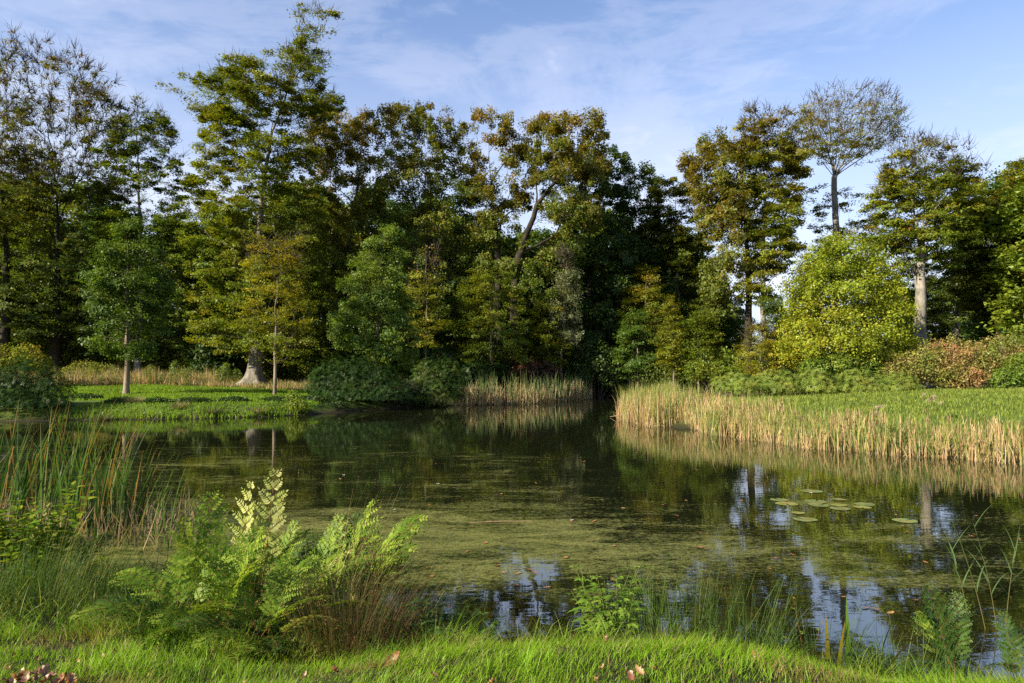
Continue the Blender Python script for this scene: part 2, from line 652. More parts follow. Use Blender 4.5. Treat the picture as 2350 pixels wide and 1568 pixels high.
tag(link("pond_water", mesh_data("pond_water", Vw, np.array([(0, 1, 2, 3)]), m_water)), kind='structure')

# ================================================================== TREES
def grow_tree(rng, spine, att, bf=0.35, rise=0.35, seg=0.9, wiggle=0.10):
    """spine: list of polylines (first = trunk). att: points the crown has to reach. Returns nodes, parents."""
    cap = 60 + len(att) * 14 + sum(len(p) for p in spine) * 12
    P = np.zeros((cap, 3))
    L = np.zeros(cap)
    par = np.full(cap, -1)
    n = 0
    free = np.zeros(cap, bool)

    def push(p, q, ok=True):
        nonlocal n
        P[n] = p
        par[n] = q
        L[n] = 0 if q < 0 else L[q] + np.linalg.norm(P[q] - p)
        free[n] = ok
        n += 1
        return n - 1

    for si, pl in enumerate(spine):
        pl = np.asarray(pl, float)
        if si == 0:
            prev = push(pl[0], -1, False)
            rest = pl[1:]
        else:
            prev = int(np.argmin(np.linalg.norm(P[:n] - pl[0], axis=1)))
            rest = pl[1:]
        zb = pl[0][2]
        for q in rest:
            a = P[prev].copy()
            dist = np.linalg.norm(q - a)
            m = max(1, int(dist / seg))
            for s in range(1, m + 1):
                j = rng.normal(size=3) * wiggle * 0.6 * (0 if s == m else 1)
                ok = si > 0 or (a + (q - a) * s / m)[2] - spine[0][0][2] > 0.12 * (spine[0][-1][2] - spine[0][0][2])
                prev = push(a + (q - a) * (s / m) + j, prev, ok)
    d0 = np.min(np.linalg.norm(att[:, None, :] - P[None, :n, :], axis=2), axis=1)
    for k in np.argsort(d0):
        p = att[k]
        dv = P[:n] - p
        dist = np.sqrt((dv * dv).sum(1))
        cost = dist + bf * L[:n] + rise * np.clip(dv[:, 2] + 0.3 * dist, 0, None)
        cost[~free[:n]] += 50
        b = int(np.argmin(cost))
        dist = dist[b]
        m = max(1, int(round(dist / seg)))
        a = P[b].copy()
        sag = rng.normal(size=3) * wiggle * dist
        sag[2] -= 0.05 * dist
        prev = b
        for s in range(1, m + 1):
            t_ = s / m
            prev = push(a + (p - a) * t_ + sag * (t_ * (1 - t_)) * 2 + (rng.normal(size=3) * wiggle * .4 if s < m else 0), prev)
            if n >= cap - 2:
                break
        if n >= cap - 2:
            break
    return P[:n].copy(), par[:n].copy()


def tips_below(par):
    n = len(par)
    cnt = np.zeros(n)
    kids = np.zeros(n, int)
    for i_ in range(n):
        if par[i_] >= 0:
            kids[par[i_]] += 1
    cnt[kids == 0] = 1
    for i_ in range(n - 1, 0, -1):
        cnt[par[i_]] += cnt[i_]
    return cnt, kids


def branch_mesh(rng, P, par, r_base, r_tip, sides=(10, 5, 3), flare=0.0, root_lobes=0, r_min_draw=0.0):
    cnt, kids = tips_below(par)
    pw = math.log(max(r_base / r_tip, 1.2)) / math.log(max(cnt[0], 2))
    R = r_tip * cnt ** pw
    pl_ = np.zeros(len(P))
    for i_ in range(1, len(P)):
        pl_[i_] = pl_[par[i_]] + np.linalg.norm(P[i_] - P[par[i_]])
    R = np.maximum(R * (1 - 0.55 * (pl_ / pl_.max()) ** .8), min(r_tip, R.min()))
    n = len(P)
    best = np.full(n, -1)
    for i_ in range(1, n):
        q = par[i_]
        if best[q] < 0 or cnt[i_] > cnt[best[q]]:
            best[q] = i_
    mb = MB()
    for i_ in range(n):
        if i_ > 0 and best[par[i_]] == i_:
            continue
        ch = [i_]
        while best[ch[-1]] >= 0:
            ch.append(best[ch[-1]])
        pts = P[ch]
        rad = R[ch].copy()
        if i_ > 0:
            pts = np.vstack([P[par[i_]], pts])
            rad = np.concatenate([[min(R[par[i_]] * .85, rad[0] * 1.25)], rad])
        if len(pts) < 2:
            continue
        if rad[0] < r_min_draw:
            continue
        rad[-1] *= 0.6
        lob = None
        k = sides[0] if rad[0] > .18 else sides[1] if rad[0] > 0.05 else sides[2]
        if i_ == 0:
            h = pts[:, 2] - pts[0, 2]
            if flare:
                rad = rad * (1 + flare * np.exp(-h / (r_base * .95)))
            if root_lobes:
                k = 24
                th = np.linspace(0, 2 * math.pi, k, endpoint=False)
                lob = 1 + (0.30 * np.exp(-h / (r_base * 2.0)))[:, None] * np.cos(th * root_lobes + 0.6 + 0.5 * np.sin(th))[None, :] + 0.05 * np.cos(th * 3 + 1)[None, :]
        Vt, Qt = tube(pts, rad, k, lobes=lob)
        mb.add(Vt, Qt, (1, 1, 1) if rad[0] > .085 else (0, 0, 0))
    return mb, R, cnt, kids


def crown_points(rng, d, prof, n, depth=0.75, clump=0.65, cl_n=60, cl_s=0.9, shell=0.45, dy=0.0):
    """prof: rows (py, xl, xr) of the crown's outline in the photograph, at the distance d"""
    prof = np.asarray(prof, float)
    zz = np.array([at(1175, p, d)[2] for p in prof[:, 0]])
    xl = np.array([at(p, 784, d)[0] for p in prof[:, 1]])
    xr = np.array([at(p, 784, d)[0] for p in prof[:, 2]])
    o_ = np.argsort(zz)
    zz, xl, xr = zz[o_], xl[o_], xr[o_]
    zg = np.linspace(zz[0], zz[-1], 200)
    wl, wr = np.interp(zg, zz, xl), np.interp(zg, zz, xr)
    wgt = np.clip(wr - wl, 0.05, None) ** 1.35
    cdf = np.cumsum(wgt) / wgt.sum()

    def pick(m, sh):
        z = np.interp(rng.random(m), cdf, zg)
        l_, r_ = np.interp(z, zz, xl), np.interp(z, zz, xr)
        hw = (r_ - l_) / 2
        ph = rng.random(m) * 2 * math.pi
        rho = rng.random(m) ** sh
        return np.stack([(l_ + r_) / 2 + hw * rho * np.cos(ph), d + dy + np.clip(hw * depth, 0, 7.5) * rho * np.sin(ph), z], 1)

    nc = int(n * clump)
    cen = pick(cl_n, 0.32)
    A = cen[rng.integers(0, cl_n, nc)] + rng.normal(size=(nc, 3)) * np.array((cl_s, cl_s, cl_s * .6))
    B = pick(n - nc, shell)
    A = np.vstack([A, B])
    l_, r_ = np.interp(A[:, 2], zz, xl), np.interp(A[:, 2], zz, xr)
    A[:, 0] = np.clip(A[:, 0], l_ - .15, r_ + .15)
    A[:, 2] = np.clip(A[:, 2], zz[0] - .1, zz[-1] + .1)
    return A


# leaf colours, real albedo: from deep green over olive to gold and brown
PAL = {
    'beech': [(0.052, 0.090, 0.011), (0.090, 0.132, 0.013), (0.142, 0.165, 0.015), (0.20, 0.155, 0.016), (0.24, 0.105, 0.018)],
    'beech_dark': [(0.038, 0.064, 0.011), (0.062, 0.090, 0.013), (0.098, 0.115, 0.015), (0.15, 0.12, 0.017), (0.18, 0.09, 0.02)],
    'oak': [(0.038, 0.072, 0.014), (0.070, 0.108, 0.016), (0.112, 0.132, 0.018), (0.17, 0.13, 0.02), (0.19, 0.10, 0.024)],
    'oak_dark': [(0.028, 0.064, 0.018), (0.043, 0.086, 0.020), (0.065, 0.102, 0.018), (0.10, 0.115, 0.02), (0.14, 0.11, 0.022)],
    'young_oak': [(0.052, 0.092, 0.013), (0.080, 0.135, 0.016), (0.115, 0.170, 0.019), (0.145, 0.175, 0.02), (0.18, 0.13, 0.02)],
    'light_oak': [(0.066, 0.125, 0.020), (0.104, 0.172, 0.026), (0.155, 0.215, 0.032), (0.19, 0.21, 0.03), (0.20, 0.16, 0.03)],
    'maple': [(0.105, 0.160, 0.014), (0.180, 0.235, 0.016), (0.255, 0.275, 0.020), (0.31, 0.25, 0.02), (0.32, 0.16, 0.015)],
    'gold': [(0.110, 0.155, 0.013), (0.19, 0.205, 0.015), (0.29, 0.245, 0.017), (0.38, 0.225, 0.016), (0.40, 0.15, 0.013)],
    'grey': [(0.075, 0.095, 0.040), (0.12, 0.140, 0.066), (0.16, 0.18, 0.085), (0.18, 0.18, 0.08), (0.19, 0.15, 0.05)],
    'rhodo': [(0.010, 0.027, 0.006), (0.017, 0.040, 0.008), (0.030, 0.060, 0.011), (0.075, 0.10, 0.018), (0.13, 0.10, 0.03)],
    'rhodo_light': [(0.048, 0.092, 0.018), (0.085, 0.140, 0.024), (0.130, 0.185, 0.030), (0.18, 0.205, 0.035), (0.22, 0.18, 0.04)],
    'spindle': [(0.13, 0.18, 0.030), (0.21, 0.22, 0.045), (0.32, 0.23, 0.085), (0.40, 0.18, 0.10), (0.42, 0.10, 0.08)],
    'green': [(0.060, 0.110, 0.016), (0.100, 0.165, 0.020), (0.14, 0.20, 0.024), (0.17, 0.19, 0.024), (0.2, 0.16, 0.02)],
    'wine': [(0.036, 0.055, 0.020), (0.065, 0.055, 0.026), (0.10, 0.055, 0.034), (0.13, 0.06, 0.04), (0.15, 0.07, 0.035)],
}
for _k in ('beech', 'oak', 'beech_dark'):
    PAL[_k] = [tuple(v * 1.2 for v in c_) for c_ in PAL[_k]]
TREES = []


def leaf_tris(P, N, size, aspect, rng):
    """the same for leaves too far away to show more than one facet"""
    n = len(P)
    N = unit(N)
    U = unit(np.cross(N, rng.normal(size=(n, 3))))
    W = np.cross(N, U)
    s = np.broadcast_to(size, (n,))[:, None]
    V = np.empty((n, 3, 3))
    V[:, 0] = P - U * s * 0.5 + W * s * aspect * 0.45
    V[:, 1] = P - U * s * 0.4 - W * s * aspect * 0.55
    V[:, 2] = P + U * s * 0.6
    return V.reshape(-1, 3), np.arange(n * 3).reshape(n, 3)


def spec_tree(name, label, d, trunk, prof, kind='beech', r=0.4, n_att=420, leaves=16000, size=0.245, pal='beech', base_v=0.30,
              bare=None, limbs=(), bark=None, flare=0.5, lobes=0, depth=0.75, seed=1, group=None, bf=0.35, rise=0.35,
              r_tip=0.008, twigs=0, twig_len=0.9, clump=0.65, cl_n=60, cl_s=0.9, top_brown=0.25, flat=None, sigma=0.36, cat="tree",
              wind=0.0, gaps=1.0, shell=0.45, wiggle=0.10):
    rng = np.random.default_rng(seed)
    flat = (0.40 if kind == 'beech' else 0.8) if flat is None else flat
    x0 = at(trunk[0][0], 784, d)[0]
    base = np.array((x0, d, gz(x0, d) - 0.08))
    pl = [base] + [at(q[0], q[1], d + (q[2] if len(q) > 2 else 0)) for q in trunk[1:]]
    if flare or lobes:
        hs = [q_ for q_ in (.15, .38, .75, 1.3, 2.0) if q_ < .8 * np.linalg.norm(pl[1] - pl[0])]
        dn = unit(pl[1] - pl[0])
        pl = [pl[0]] + [pl[0] + dn * q_ for q_ in hs] + list(pl[1:])
    spine = [pl]
    for lb in limbs:
        spine.append([at(q[0], q[1], d + (q[2] if len(q) > 2 else 0)) for q in lb])
    att = crown_points(rng, d, prof, int(n_att * 1.25), depth, clump, cl_n, cl_s, shell)
    P, par = grow_tree(rng, spine, att, bf, rise, 0.9 if d > 30 else .5, wiggle)
    mb, R, cnt, kids = branch_mesh(rng, P, par, r, r_tip, flare=flare, root_lobes=lobes)
    bark = bark or (M_BEECH if kind == 'beech' else M_OAK)
    par_dir = unit(P - P[np.maximum(par, 0)])
    zt, zb = att[:, 2].max(), att[:, 2].min()
    tr = (P[:, 2] - zb) / max(zt - zb, 0.1)
    # leafiness of every node
    fine_n = (cnt <= 4) & (np.arange(len(P)) > 3) & (P[:, 2] > zb - 0.6)
    lf = np.ones(len(P))
    if bare is not None:
        b0, b1, amt = bare
        ns = wob(P[:, 0], P[:, 2], 0.9) * 0.16
        lf = 1 - amt * smooth((tr + ns - b0) / (b1 - b0))
        if wind:
            lf = np.where(tr > b0, lf * np.clip(1 - wind * (P[:, 0] - P[0, 0]) / 5, 0.05, 2.5), lf)
    root = thing(name, label, cat, base, group)
    if twigs:
        tp = np.where(fine_n & (tr > (bare[0] - 0.1 if bare else 0.5)))[0]
        tp = tp[rng.integers(0, len(tp), twigs)]
        dirs = unit(par_dir[tp] * 0.9 + rng.normal(size=(twigs, 3)) * 0.55 + np.array((0.25 * (1 if wind else 0), 0, 0.55)))
        ln = twig_len * (0.5 + rng.random(twigs))
        w = 0.026 * (0.7 + 0.6 * rng.random(twigs)) * d / 60
        A = P[tp]
        S = unit(np.cross(dirs, rng.normal(size=(twigs, 3))))
        S2 = np.cross(dirs, S)
        mid_ = A + dirs * ln[:, None] * .55 + S * ln[:, None] * 0.06
        end_ = A + dirs * ln[:, None] + S2 * ln[:, None] * 0.12
        Vt = np.stack([A - S * w[:, None], A + S * w[:, None], mid_ + S2 * w[:, None] * .7, mid_ - S2 * w[:, None] * .7, end_, mid_ + S * w[:, None] * .6], 1).reshape(-1, 3)
        k = np.arange(twigs)[:, None] * 6
        mb.add(Vt, (k + np.array([[0, 1, 2, 3]])), (0, 0, 0))
        mb.add(Vt, np.concatenate([k + np.array([[2, 3, 4]]), k + np.array([[3, 5, 4]])]), (0, 0, 0))
        mb.V.pop(); mb.C.pop()
        mb.T[-1] = mb.T[-1] - len(Vt)
        mb.n -= len(Vt)
    mb.build("trunk", bark, root, base, smooth_f=True)
    wgt = np.where(fine_n, lf, 0)
    gap = wob(P[:, 0] * 1.9 + seed, P[:, 2] * 2.1 - P[:, 1] * 1.3, 1.0 if d > 50 else 1.7)
    wgt = wgt * (1 + 0.6 * (kids == 0)) * np.clip(.75 + 1.1 * gap * gaps, .12, 1.6)
    far_ = d > 50
    leaves = int(leaves * (2.55 if far_ else 1.5))
    pk = rng.choice(len(P), size=leaves, p=wgt / wgt.sum())
    sg = sigma * .80 * (0.55 + 0.9 * rng.random(len(P)))
    tn = rng.normal(size=(len(P), 3))
    off = np.clip(rng.normal(size=(leaves, 3)), -1.7, 1.7) * np.array((1, 1, flat))
    LP = P[pk] + off * sg[pk][:, None]
    out_ = unit(LP - np.array((P[0, 0], d, (zt + zb) / 2 - 0.2 * (zt - zb))))
    if kind == 'beech':
        N = np.array((0, 0, 1.0)) + rng.normal(size=(leaves, 3)) * 0.40 + out_ * 0.35 + tn[pk] * .40
    else:
        N = rng.normal(size=(leaves, 3)) * 0.55 + out_ * 0.6 + np.array((0, 0, 0.45)) + tn[pk] * .55
    sz = size * (0.65 + 0.7 * rng.random(leaves))
    sz = sz * (.76 if far_ else .74)
    Vl, Ql = (leaf_tris if far_ else leaf_cards)(LP, N, sz, 0.72 if kind == 'beech' else 0.82, rng)
    node_v = rng.normal(size=len(P)) * 0.055
    tl = np.clip((LP[:, 2] - zb) / max(zt - zb, .1), 0, 1)
    v = base_v + top_brown * (tl - 0.45) + node_v[pk] + 0.13 * wob(LP[:, 0], LP[:, 2] + LP[:, 1] * .5, 0.55) + rng.normal(size=leaves) * 0.10
    v = np.where(rng.random(leaves) < 0.012, v + .45, v)
    cl_ = lerp3(v, PAL[pal]) * (0.85 + 0.3 * rng.random(leaves))[:, None]
    me = mesh_data("crown", Vl - base, Ql, M_LEAF, np.repeat(cl_, 3 if far_ else 4, 0))
    link("crown", me, root)
    TREES.append(root)
    return root

# ---------------------------------------------------------------- the wood's front row, left to right
spec_tree("beech_tree", "tall dark beech at the left end with a wide bare twiggy top", 62,
          [(128, 890), (130, 700), (133, 560), (128, 420), (110, 290), (95, 190)],
          [(100, 60, 130), (130, 0, 170), (180, -60, 215), (250, -90, 252), (330, -90, 250), (420, -100, 262), (520, -80, 262), (620, -40, 255), (720, 0, 250), (800, 30, 235)],
          r=.5, n_att=980, leaves=32000, pal='beech_dark', base_v=0.39, bare=(.60, .80, .62), twigs=7000, twig_len=1.1, seed=11, bark=M_OAK, top_brown=.55, cl_n=90, rise=.5, bf=.6,
          limbs=[[(130, 560), (60, 420), (20, 260), (0, 160)], [(132, 520), (180, 400), (225, 270), (240, 220)], [(128, 430), (150, 300), (165, 200)]])
spec_tree("beech_tree", "broad dark beech cut by the left edge with a thick black trunk", 60,
          [(12, 880), (14, 700), (15, 590), (5, 450), (-20, 330)],
          [(250, -120, 20), (330, -200, 70), (450, -240, 95), (560, -240, 110), (680, -200, 105), (790, -160, 90)],
          r=.55, n_att=520, leaves=22000, pal='beech_dark', base_v=0.37, seed=12, bark=M_OAK, bare=(.75, .95, .9), twigs=700)
spec_tree("beech_tree", "slender beech with feathery olive crown right of the twiggy tree", 63,
          [(318, 880), (318, 700), (322, 560), (318, 420), (312, 300), (308, 235)],
          [(215, 300, 320), (250, 268, 345), (300, 252, 385), (360, 240, 418), (440, 240, 440), (540, 230, 440), (640, 235, 440), (740, 240, 430), (810, 250, 410)],
          r=.36, n_att=640, leaves=26000, pal='beech', base_v=0.21, bare=(.84, .99, .9), twigs=900, seed=13, top_brown=.3, cl_n=90)
spec_tree("beech_tree", "great beech on the lawn edge with flared pale trunk and leaning top", 59,
          [(583, 885), (585, 830), (588, 740), (592, 620), (597, 500), (605, 400), (625, 300), (660, 205), (712, 130), (745, 60), (758, 28)],
          [(20, 690, 765), (70, 672, 745), (110, 655, 748), (140, 565, 728), (175, 440, 725), (200, 420, 740), (235, 430, 770), (280, 455, 715), (330, 455, 720), (400, 440, 735),
           (480, 430, 750), (560, 420, 745), (640, 440, 735), (720, 445, 725), (775, 450, 715), (808, 480, 690)],
          r=.56, n_att=1300, leaves=66000, pal='beech', base_v=0.40, seed=14, lobes=5, flare=1.7, bare=(.84, .97, .8), twigs=900, twig_len=1.0, top_brown=.08, cl_n=170, cl_s=.75,
          sigma=.40, depth=.62, shell=.4,
          limbs=[[(605, 400), (560, 330), (490, 275), (430, 225), (375, 198)], [(610, 360), (560, 260), (480, 195), (420, 175)], [(640, 260), (610, 190), (570, 150)],
                 [(660, 205), (700, 225), (740, 238), (775, 236)], [(690, 160), (680, 90), (690, 40), (700, 25)], [(725, 110), (735, 60), (725, 15)], [(592, 640), (520, 590), (440, 570)], [(590, 700), (660, 640), (730, 610)]])
spec_tree("beech_tree", "rust tinged beech crown rising behind the great leaning beech", 67,
          [(795, 880), (795, 700), (800, 560), (812, 470), (825, 400), (805, 320)],
          [(250, 735, 790), (275, 700, 850), (330, 690, 862), (400, 690, 868), (480, 690, 865), (580, 695, 860), (680, 700, 850), (770, 710, 840)],
          kind='oak', r=.42, n_att=520, leaves=26000, pal='oak', base_v=0.50, seed=15, top_brown=.42, cl_n=70)
spec_tree("oak_tree", "broad olive oak with golden top left of the bare limbed oaks", 66,
          [(985, 880), (985, 700), (980, 600), (985, 500), (990, 420), (975, 330)],
          [(238, 930, 985), (262, 880, 1045), (300, 862, 1085), (360, 858, 1092), (430, 860, 1085), (500, 860, 1075), (580, 858, 1080), (680, 850, 1085), (780, 860, 1085)],
          kind='oak', r=.48, n_att=720, leaves=34000, pal='oak', base_v=0.40, seed=16, top_brown=.40, cl_n=95, twigs=300,
          limbs=[[(983, 600), (1005, 480), (1030, 380), (1045, 300)], [(984, 560), (940, 430), (905, 340), (890, 290)]])
spec_tree("oak_tree", "stag headed oak forking into crooked dark limbs with sparse leaves", 65,
          [(1145, 880), (1143, 700), (1140, 560), (1132, 480), (1128, 420), (1122, 350), (1128, 290)],
          [(262, 1085, 1160), (300, 1080, 1200), (340, 1088, 1215), (390, 1085, 1215), (440, 1080, 1215), (500, 1085, 1210), (560, 1085, 1210), (640, 1090, 1210), (720, 1095, 1200)],
          kind='oak', r=.55, n_att=340, leaves=14500, pal='oak', base_v=0.50, seed=17, top_brown=.45, cl_n=44, cl_s=.5, sigma=.36, clump=.85, shell=.3, rise=.2, twigs=500, twig_len=.7, wiggle=.16,
          limbs=[[(1140, 560), (1153, 500), (1170, 445), (1205, 405), (1222, 385)], [(1132, 480), (1100, 430), (1088, 385), (1098, 330), (1090, 270)], [(1128, 420), (1160, 370), (1195, 320), (1205, 285)],
                 [(1122, 350), (1150, 310), (1165, 265)], [(1150, 510), (1180, 480), (1200, 440)]])
spec_tree("oak_tree", "leaning oak with a domed crown and one long bare side branch", 64,
          [(1180, 880), (1183, 700), (1187, 600), (1204, 548), (1231, 473), (1268, 425), (1300, 390), (1330, 340)],
          [(256, 1262, 1330), (285, 1228, 1372), (320, 1215, 1400), (360, 1212, 1405), (400, 1215, 1395), (450, 1225, 1390), (510, 1240, 1370), (570, 1230, 1340), (640, 1200, 1320), (700, 1190, 1300)],
          kind='oak', r=.6, n_att=480, leaves=24000, pal='oak', base_v=0.46, seed=18, top_brown=.42, cl_n=64, cl_s=.55, sigma=.38, clump=.8, shell=.3, rise=.2, twigs=400, twig_len=.7, wiggle=.14,
          limbs=[[(1231, 473), (1235, 400), (1222, 350), (1240, 290), (1250, 270)], [(1268, 425), (1285, 360), (1290, 300), (1300, 265)], [(1300, 390), (1345, 350), (1385, 310)],
                 [(1222, 500, -2), (1262, 482, -3), (1334, 463, -3), (1364, 456, -3)], [(1204, 548), (1180, 520), (1172, 470)], [(1195, 580), (1240, 560), (1275, 540), (1290, 505)]])
spec_tree("oak_tree", "dark green round oak crown right of the leaning oak", 69,
          [(1352, 880), (1352, 700), (1352, 560), (1352, 480), (1372, 420), (1395, 380)],
          [(328, 1375, 1412), (350, 1345, 1432), (400, 1320, 1440), (460, 1310, 1448), (540, 1300, 1448), (640, 1300, 1450), (740, 1310, 1450), (800, 1320, 1440)],
          kind='oak', r=.45, n_att=560, leaves=27000, pal='oak_dark', base_v=.32, seed=19, top_brown=.12, cl_n=70)
spec_tree("oak_tree", "low dark oak filling the dip of the tree line", 71,
          [(1470, 880), (1472, 700), (1470, 560), (1475, 470)],
          [(392, 1455, 1500), (412, 1440, 1525), (460, 1430, 1545), (540, 1430, 1550), (640, 1430, 1550), (740, 1430, 1545), (810, 1440, 1540)],
          kind='oak', r=.4, n_att=480, leaves=22000, pal='oak_dark', base_v=.36, seed=20, top_brown=.18, cl_n=60)
spec_tree("beech_tree", "dark beech with a brown tinged top just left of the sky gap", 70,
          [(1555, 880), (1555, 700), (1552, 560), (1550, 460)],
          [(408, 1515, 1575), (430, 1490, 1600), (480, 1480, 1625), (550, 1480, 1632), (640, 1485, 1622), (720, 1490, 1610), (800, 1500, 1600)],
          r=.4, n_att=520, leaves=25000, pal='beech_dark', base_v=0.34, seed=21, top_brown=.40, cl_n=70)
# ---------------------------------------------------------------- right of the gap
spec_tree("oak_tree", "golden brown oak with a straight dark trunk beside the pale trunked beech", 63,
          [(1719, 880), (1719, 760), (1718, 660), (1714, 560), (1708, 470), (1690, 390)],
          [(316, 1625, 1690), (345, 1595, 1725), (385, 1572, 1740), (430, 1590, 1745), (490, 1605, 1745), (545, 1625, 1745), (600, 1625, 1740), (660, 1610, 1730), (720, 1625, 1700)],
          kind='oak', r=.42, n_att=520, leaves=20000, pal='oak', base_v=0.52, seed=22, top_brown=.20, cl_n=70, cl_s=.75, twigs=300)
spec_tree("beech_tree", "golden beech with pale straight trunk left of the tall fan beech", 62,
          [(1755, 870), (1754, 760), (1752, 660), (1752, 560), (1755, 470), (1762, 380), (1765, 310)],
          [(262, 1720, 1800), (290, 1700, 1845), (330, 1705, 1850), (390, 1720, 1848), (450, 1725, 1842), (510, 1725, 1842), (560, 1720, 1835), (610, 1705, 1800), (650, 1700, 1785), (690, 1715, 1775)],
          r=.30, n_att=640, leaves=24000, pal='beech', base_v=0.50, seed=23, bare=(.84, .97, .9), twigs=1100, twig_len=.9, top_brown=.22, cl_n=85, cl_s=.7)
spec_tree("beech_tree", "tallest beech at the right with clear pale stem and a bare fan top", 64,
          [(1920, 880), (1919, 760), (1917, 640), (1918, 540), (1915, 450), (1915, 385)],
          [(212, 1900, 2010), (225, 1858, 2058), (255, 1838, 2084), (295, 1842, 2092), (325, 1862, 2066), (352, 1880, 2010), (372, 1898, 1960)],
          r=.42, n_att=520, leaves=7000, size=.18, pal='beech', base_v=0.59, seed=24, r_tip=.009, bare=(.30, .95, .85), wind=.35, twigs=1300, twig_len=.9, top_brown=.1, clump=.15, shell=.22, rise=.9, bf=.8, flare=.3, wiggle=.05,
          limbs=[[(1915, 400), (1895, 330), (1870, 280), (1850, 250)], [(1915, 395), (1925, 320), (1935, 260), (1950, 222)], [(1916, 400), (1960, 330), (2010, 290), (2050, 262)],
                 [(1917, 410), (1975, 365), (2030, 325), (2070, 300)], [(1915, 390), (1905, 300), (1900, 240)], [(1916, 405), (1940, 380), (2000, 372), (2045, 362)]])
spec_tree("beech_tree", "leafy lower beech boughs around the tall stem above the maple", 66,
          [(1935, 880), (1935, 700), (1932, 600), (1925, 500)],
          [(425, 1870, 1900), (450, 1850, 1985), (490, 1855, 2010), (530, 1870, 2030), (570, 1850, 2040), (620, 1830, 2050), (680, 1820, 2050), (760, 1810, 2040)],
          r=.2, n_att=330, leaves=11500, pal='beech', base_v=0.56, seed=25, top_brown=.1, cl_n=50, cl_s=.7, clump=.8, shell=.35)
spec_tree("beech_tree", "grey trunked beech right of the maple with wind swept twigs on top", 55,
          [(2113, 785), (2113, 720), (2114, 650), (2116, 590), (2118, 520), (2125, 430), (2118, 370)],
          [(318, 2085, 2170), (345, 2065, 2215), (385, 2050, 2232), (430, 2020, 2245), (480, 2010, 2240), (540, 2020, 2240), (585, 2035, 2215), (612, 2050, 2190)],
          r=.52, n_att=700, leaves=21000, gaps=1.5, pal='beech', base_v=0.42, seed=26, bare=(.72, .95, .95), wind=.12, twigs=1500, twig_len=1.0, top_brown=.30, cl_n=90, cl_s=.7, lobes=3, flare=.25,
          limbs=[[(2116, 590), (2100, 500), (2085, 420), (2075, 360)], [(2116, 600), (2150, 560), (2185, 535), (2220, 510)], [(2118, 540), (2150, 470), (2165, 400), (2190, 350)], [(2118, 520), (2180, 440), (2235, 390), (2262, 378)],
                 [(2113, 680), (2100, 630), (2092, 600)]])
spec_tree("beech_tree", "dark beech with a leaning bare trunk behind the right hand shrubs", 60,
          [(2308, 800), (2295, 740), (2270, 670), (2248, 600), (2240, 540), (2250, 470)],
          [(440, 2215, 2290), (470, 2200, 2320), (520, 2190, 2345), (580, 2195, 2350), (650, 2200, 2350), (700, 2210, 2340)],
          r=.30, n_att=420, leaves=18500, pal='beech_dark', base_v=0.39, seed=27, top_brown=.15, cl_n=60)
spec_tree("beech_tree", "gold and green beech cut by the right edge of the view", 57,
          [(2385, 830), (2385, 700), (2380, 560), (2385, 450)],
          [(378, 2350, 2420), (400, 2322, 2470), (450, 2310, 2490), (520, 2305, 2500), (600, 2300, 2500), (680, 2305, 2480), (760, 2310, 2460), (800, 2330, 2450)],
          r=.36, n_att=480, leaves=20000, pal='beech', base_v=0.54, seed=28, top_brown=.1, cl_n=70)
spec_tree("beech_tree", "shaded beech behind the grey trunk with low dark drooping boughs", 72,
          [(2195, 830), (2193, 720), (2200, 620), (2205, 560)],
          [(520, 2120, 2290), (560, 2080, 2330), (620, 2075, 2345), (690, 2080, 2345), (745, 2090, 2335)],
          r=.34, n_att=360, leaves=16000, pal='beech_dark', base_v=0.27, seed=29, top_brown=.1, cl_n=50)
# ---------------------------------------------------------------- young trees and bushes in front of the wood
spec_tree("young_oak_tree", "young green oak standing alone on the left lawn", 45,
          [(292, 905), (293, 830), (294, 740), (292, 640), (293, 560)],
          [(505, 285, 305), (530, 262, 322), (570, 238, 345), (620, 215, 365), (680, 195, 372), (730, 198, 370), (780, 215, 362), (815, 245, 345)],
          kind='oak', r=.19, n_att=620, leaves=21000, size=.17, pal='young_oak', base_v=.16, seed=31, bark=M_YOUNG, flare=.5, top_brown=.06, cl_n=64, cl_s=.36, sigma=.25, r_tip=.008, clump=.88, shell=.35, gaps=.45)
spec_tree("young_beech_tree", "small golden yellow beech on a thin stem before the great beech", 46,
          [(632, 904), (632, 840), (634, 740), (636, 640), (640, 560)],
          [(540, 575, 695), (565, 560, 690), (600, 560, 700), (640, 562, 698), (690, 555, 715), (740, 550, 725), (790, 560, 722), (832, 590, 690)],
          r=.13, n_att=430, leaves=11000, size=.15, pal='gold', base_v=.24, seed=32, bark=M_YOUNG, bare=(.86, .99, .75), twigs=260, twig_len=.9, top_brown=.35, cl_n=70, cl_s=.35, sigma=.28, r_tip=.007, clump=.8)
spec_tree("conical_oak_tree", "bright green conical oak at the left bank beside the round bush", 51,
          [(862, 890), (864, 820), (868, 720), (872, 620), (880, 550)],
          [(528, 870, 892), (560, 848, 922), (600, 815, 925), (650, 790, 925), (700, 772, 948), (750, 770, 955), (800, 785, 958), (840, 810, 950)],
          kind='oak', r=.20, n_att=720, leaves=19000, size=.17, pal='light_oak', base_v=.36, seed=33, bark=M_YOUNG, flare=.4, top_brown=.05, cl_n=85, cl_s=.38, sigma=.26, r_tip=.008, clump=.88, shell=.32, gaps=.5)
spec_tree("thin_tree", "thin bare topped tree between the conical oak and the olive hornbeam", 58,
          [(978, 880), (978, 780), (980, 700), (978, 600)],
          [(575, 955, 1000), (640, 945, 1010), (720, 945, 1015), (790, 950, 1020)], r=.10, n_att=150, leaves=2600, pal='beech', base_v=0.52, seed=34, bark=M_YOUNG, bare=(.45, .8, .95), twigs=200)
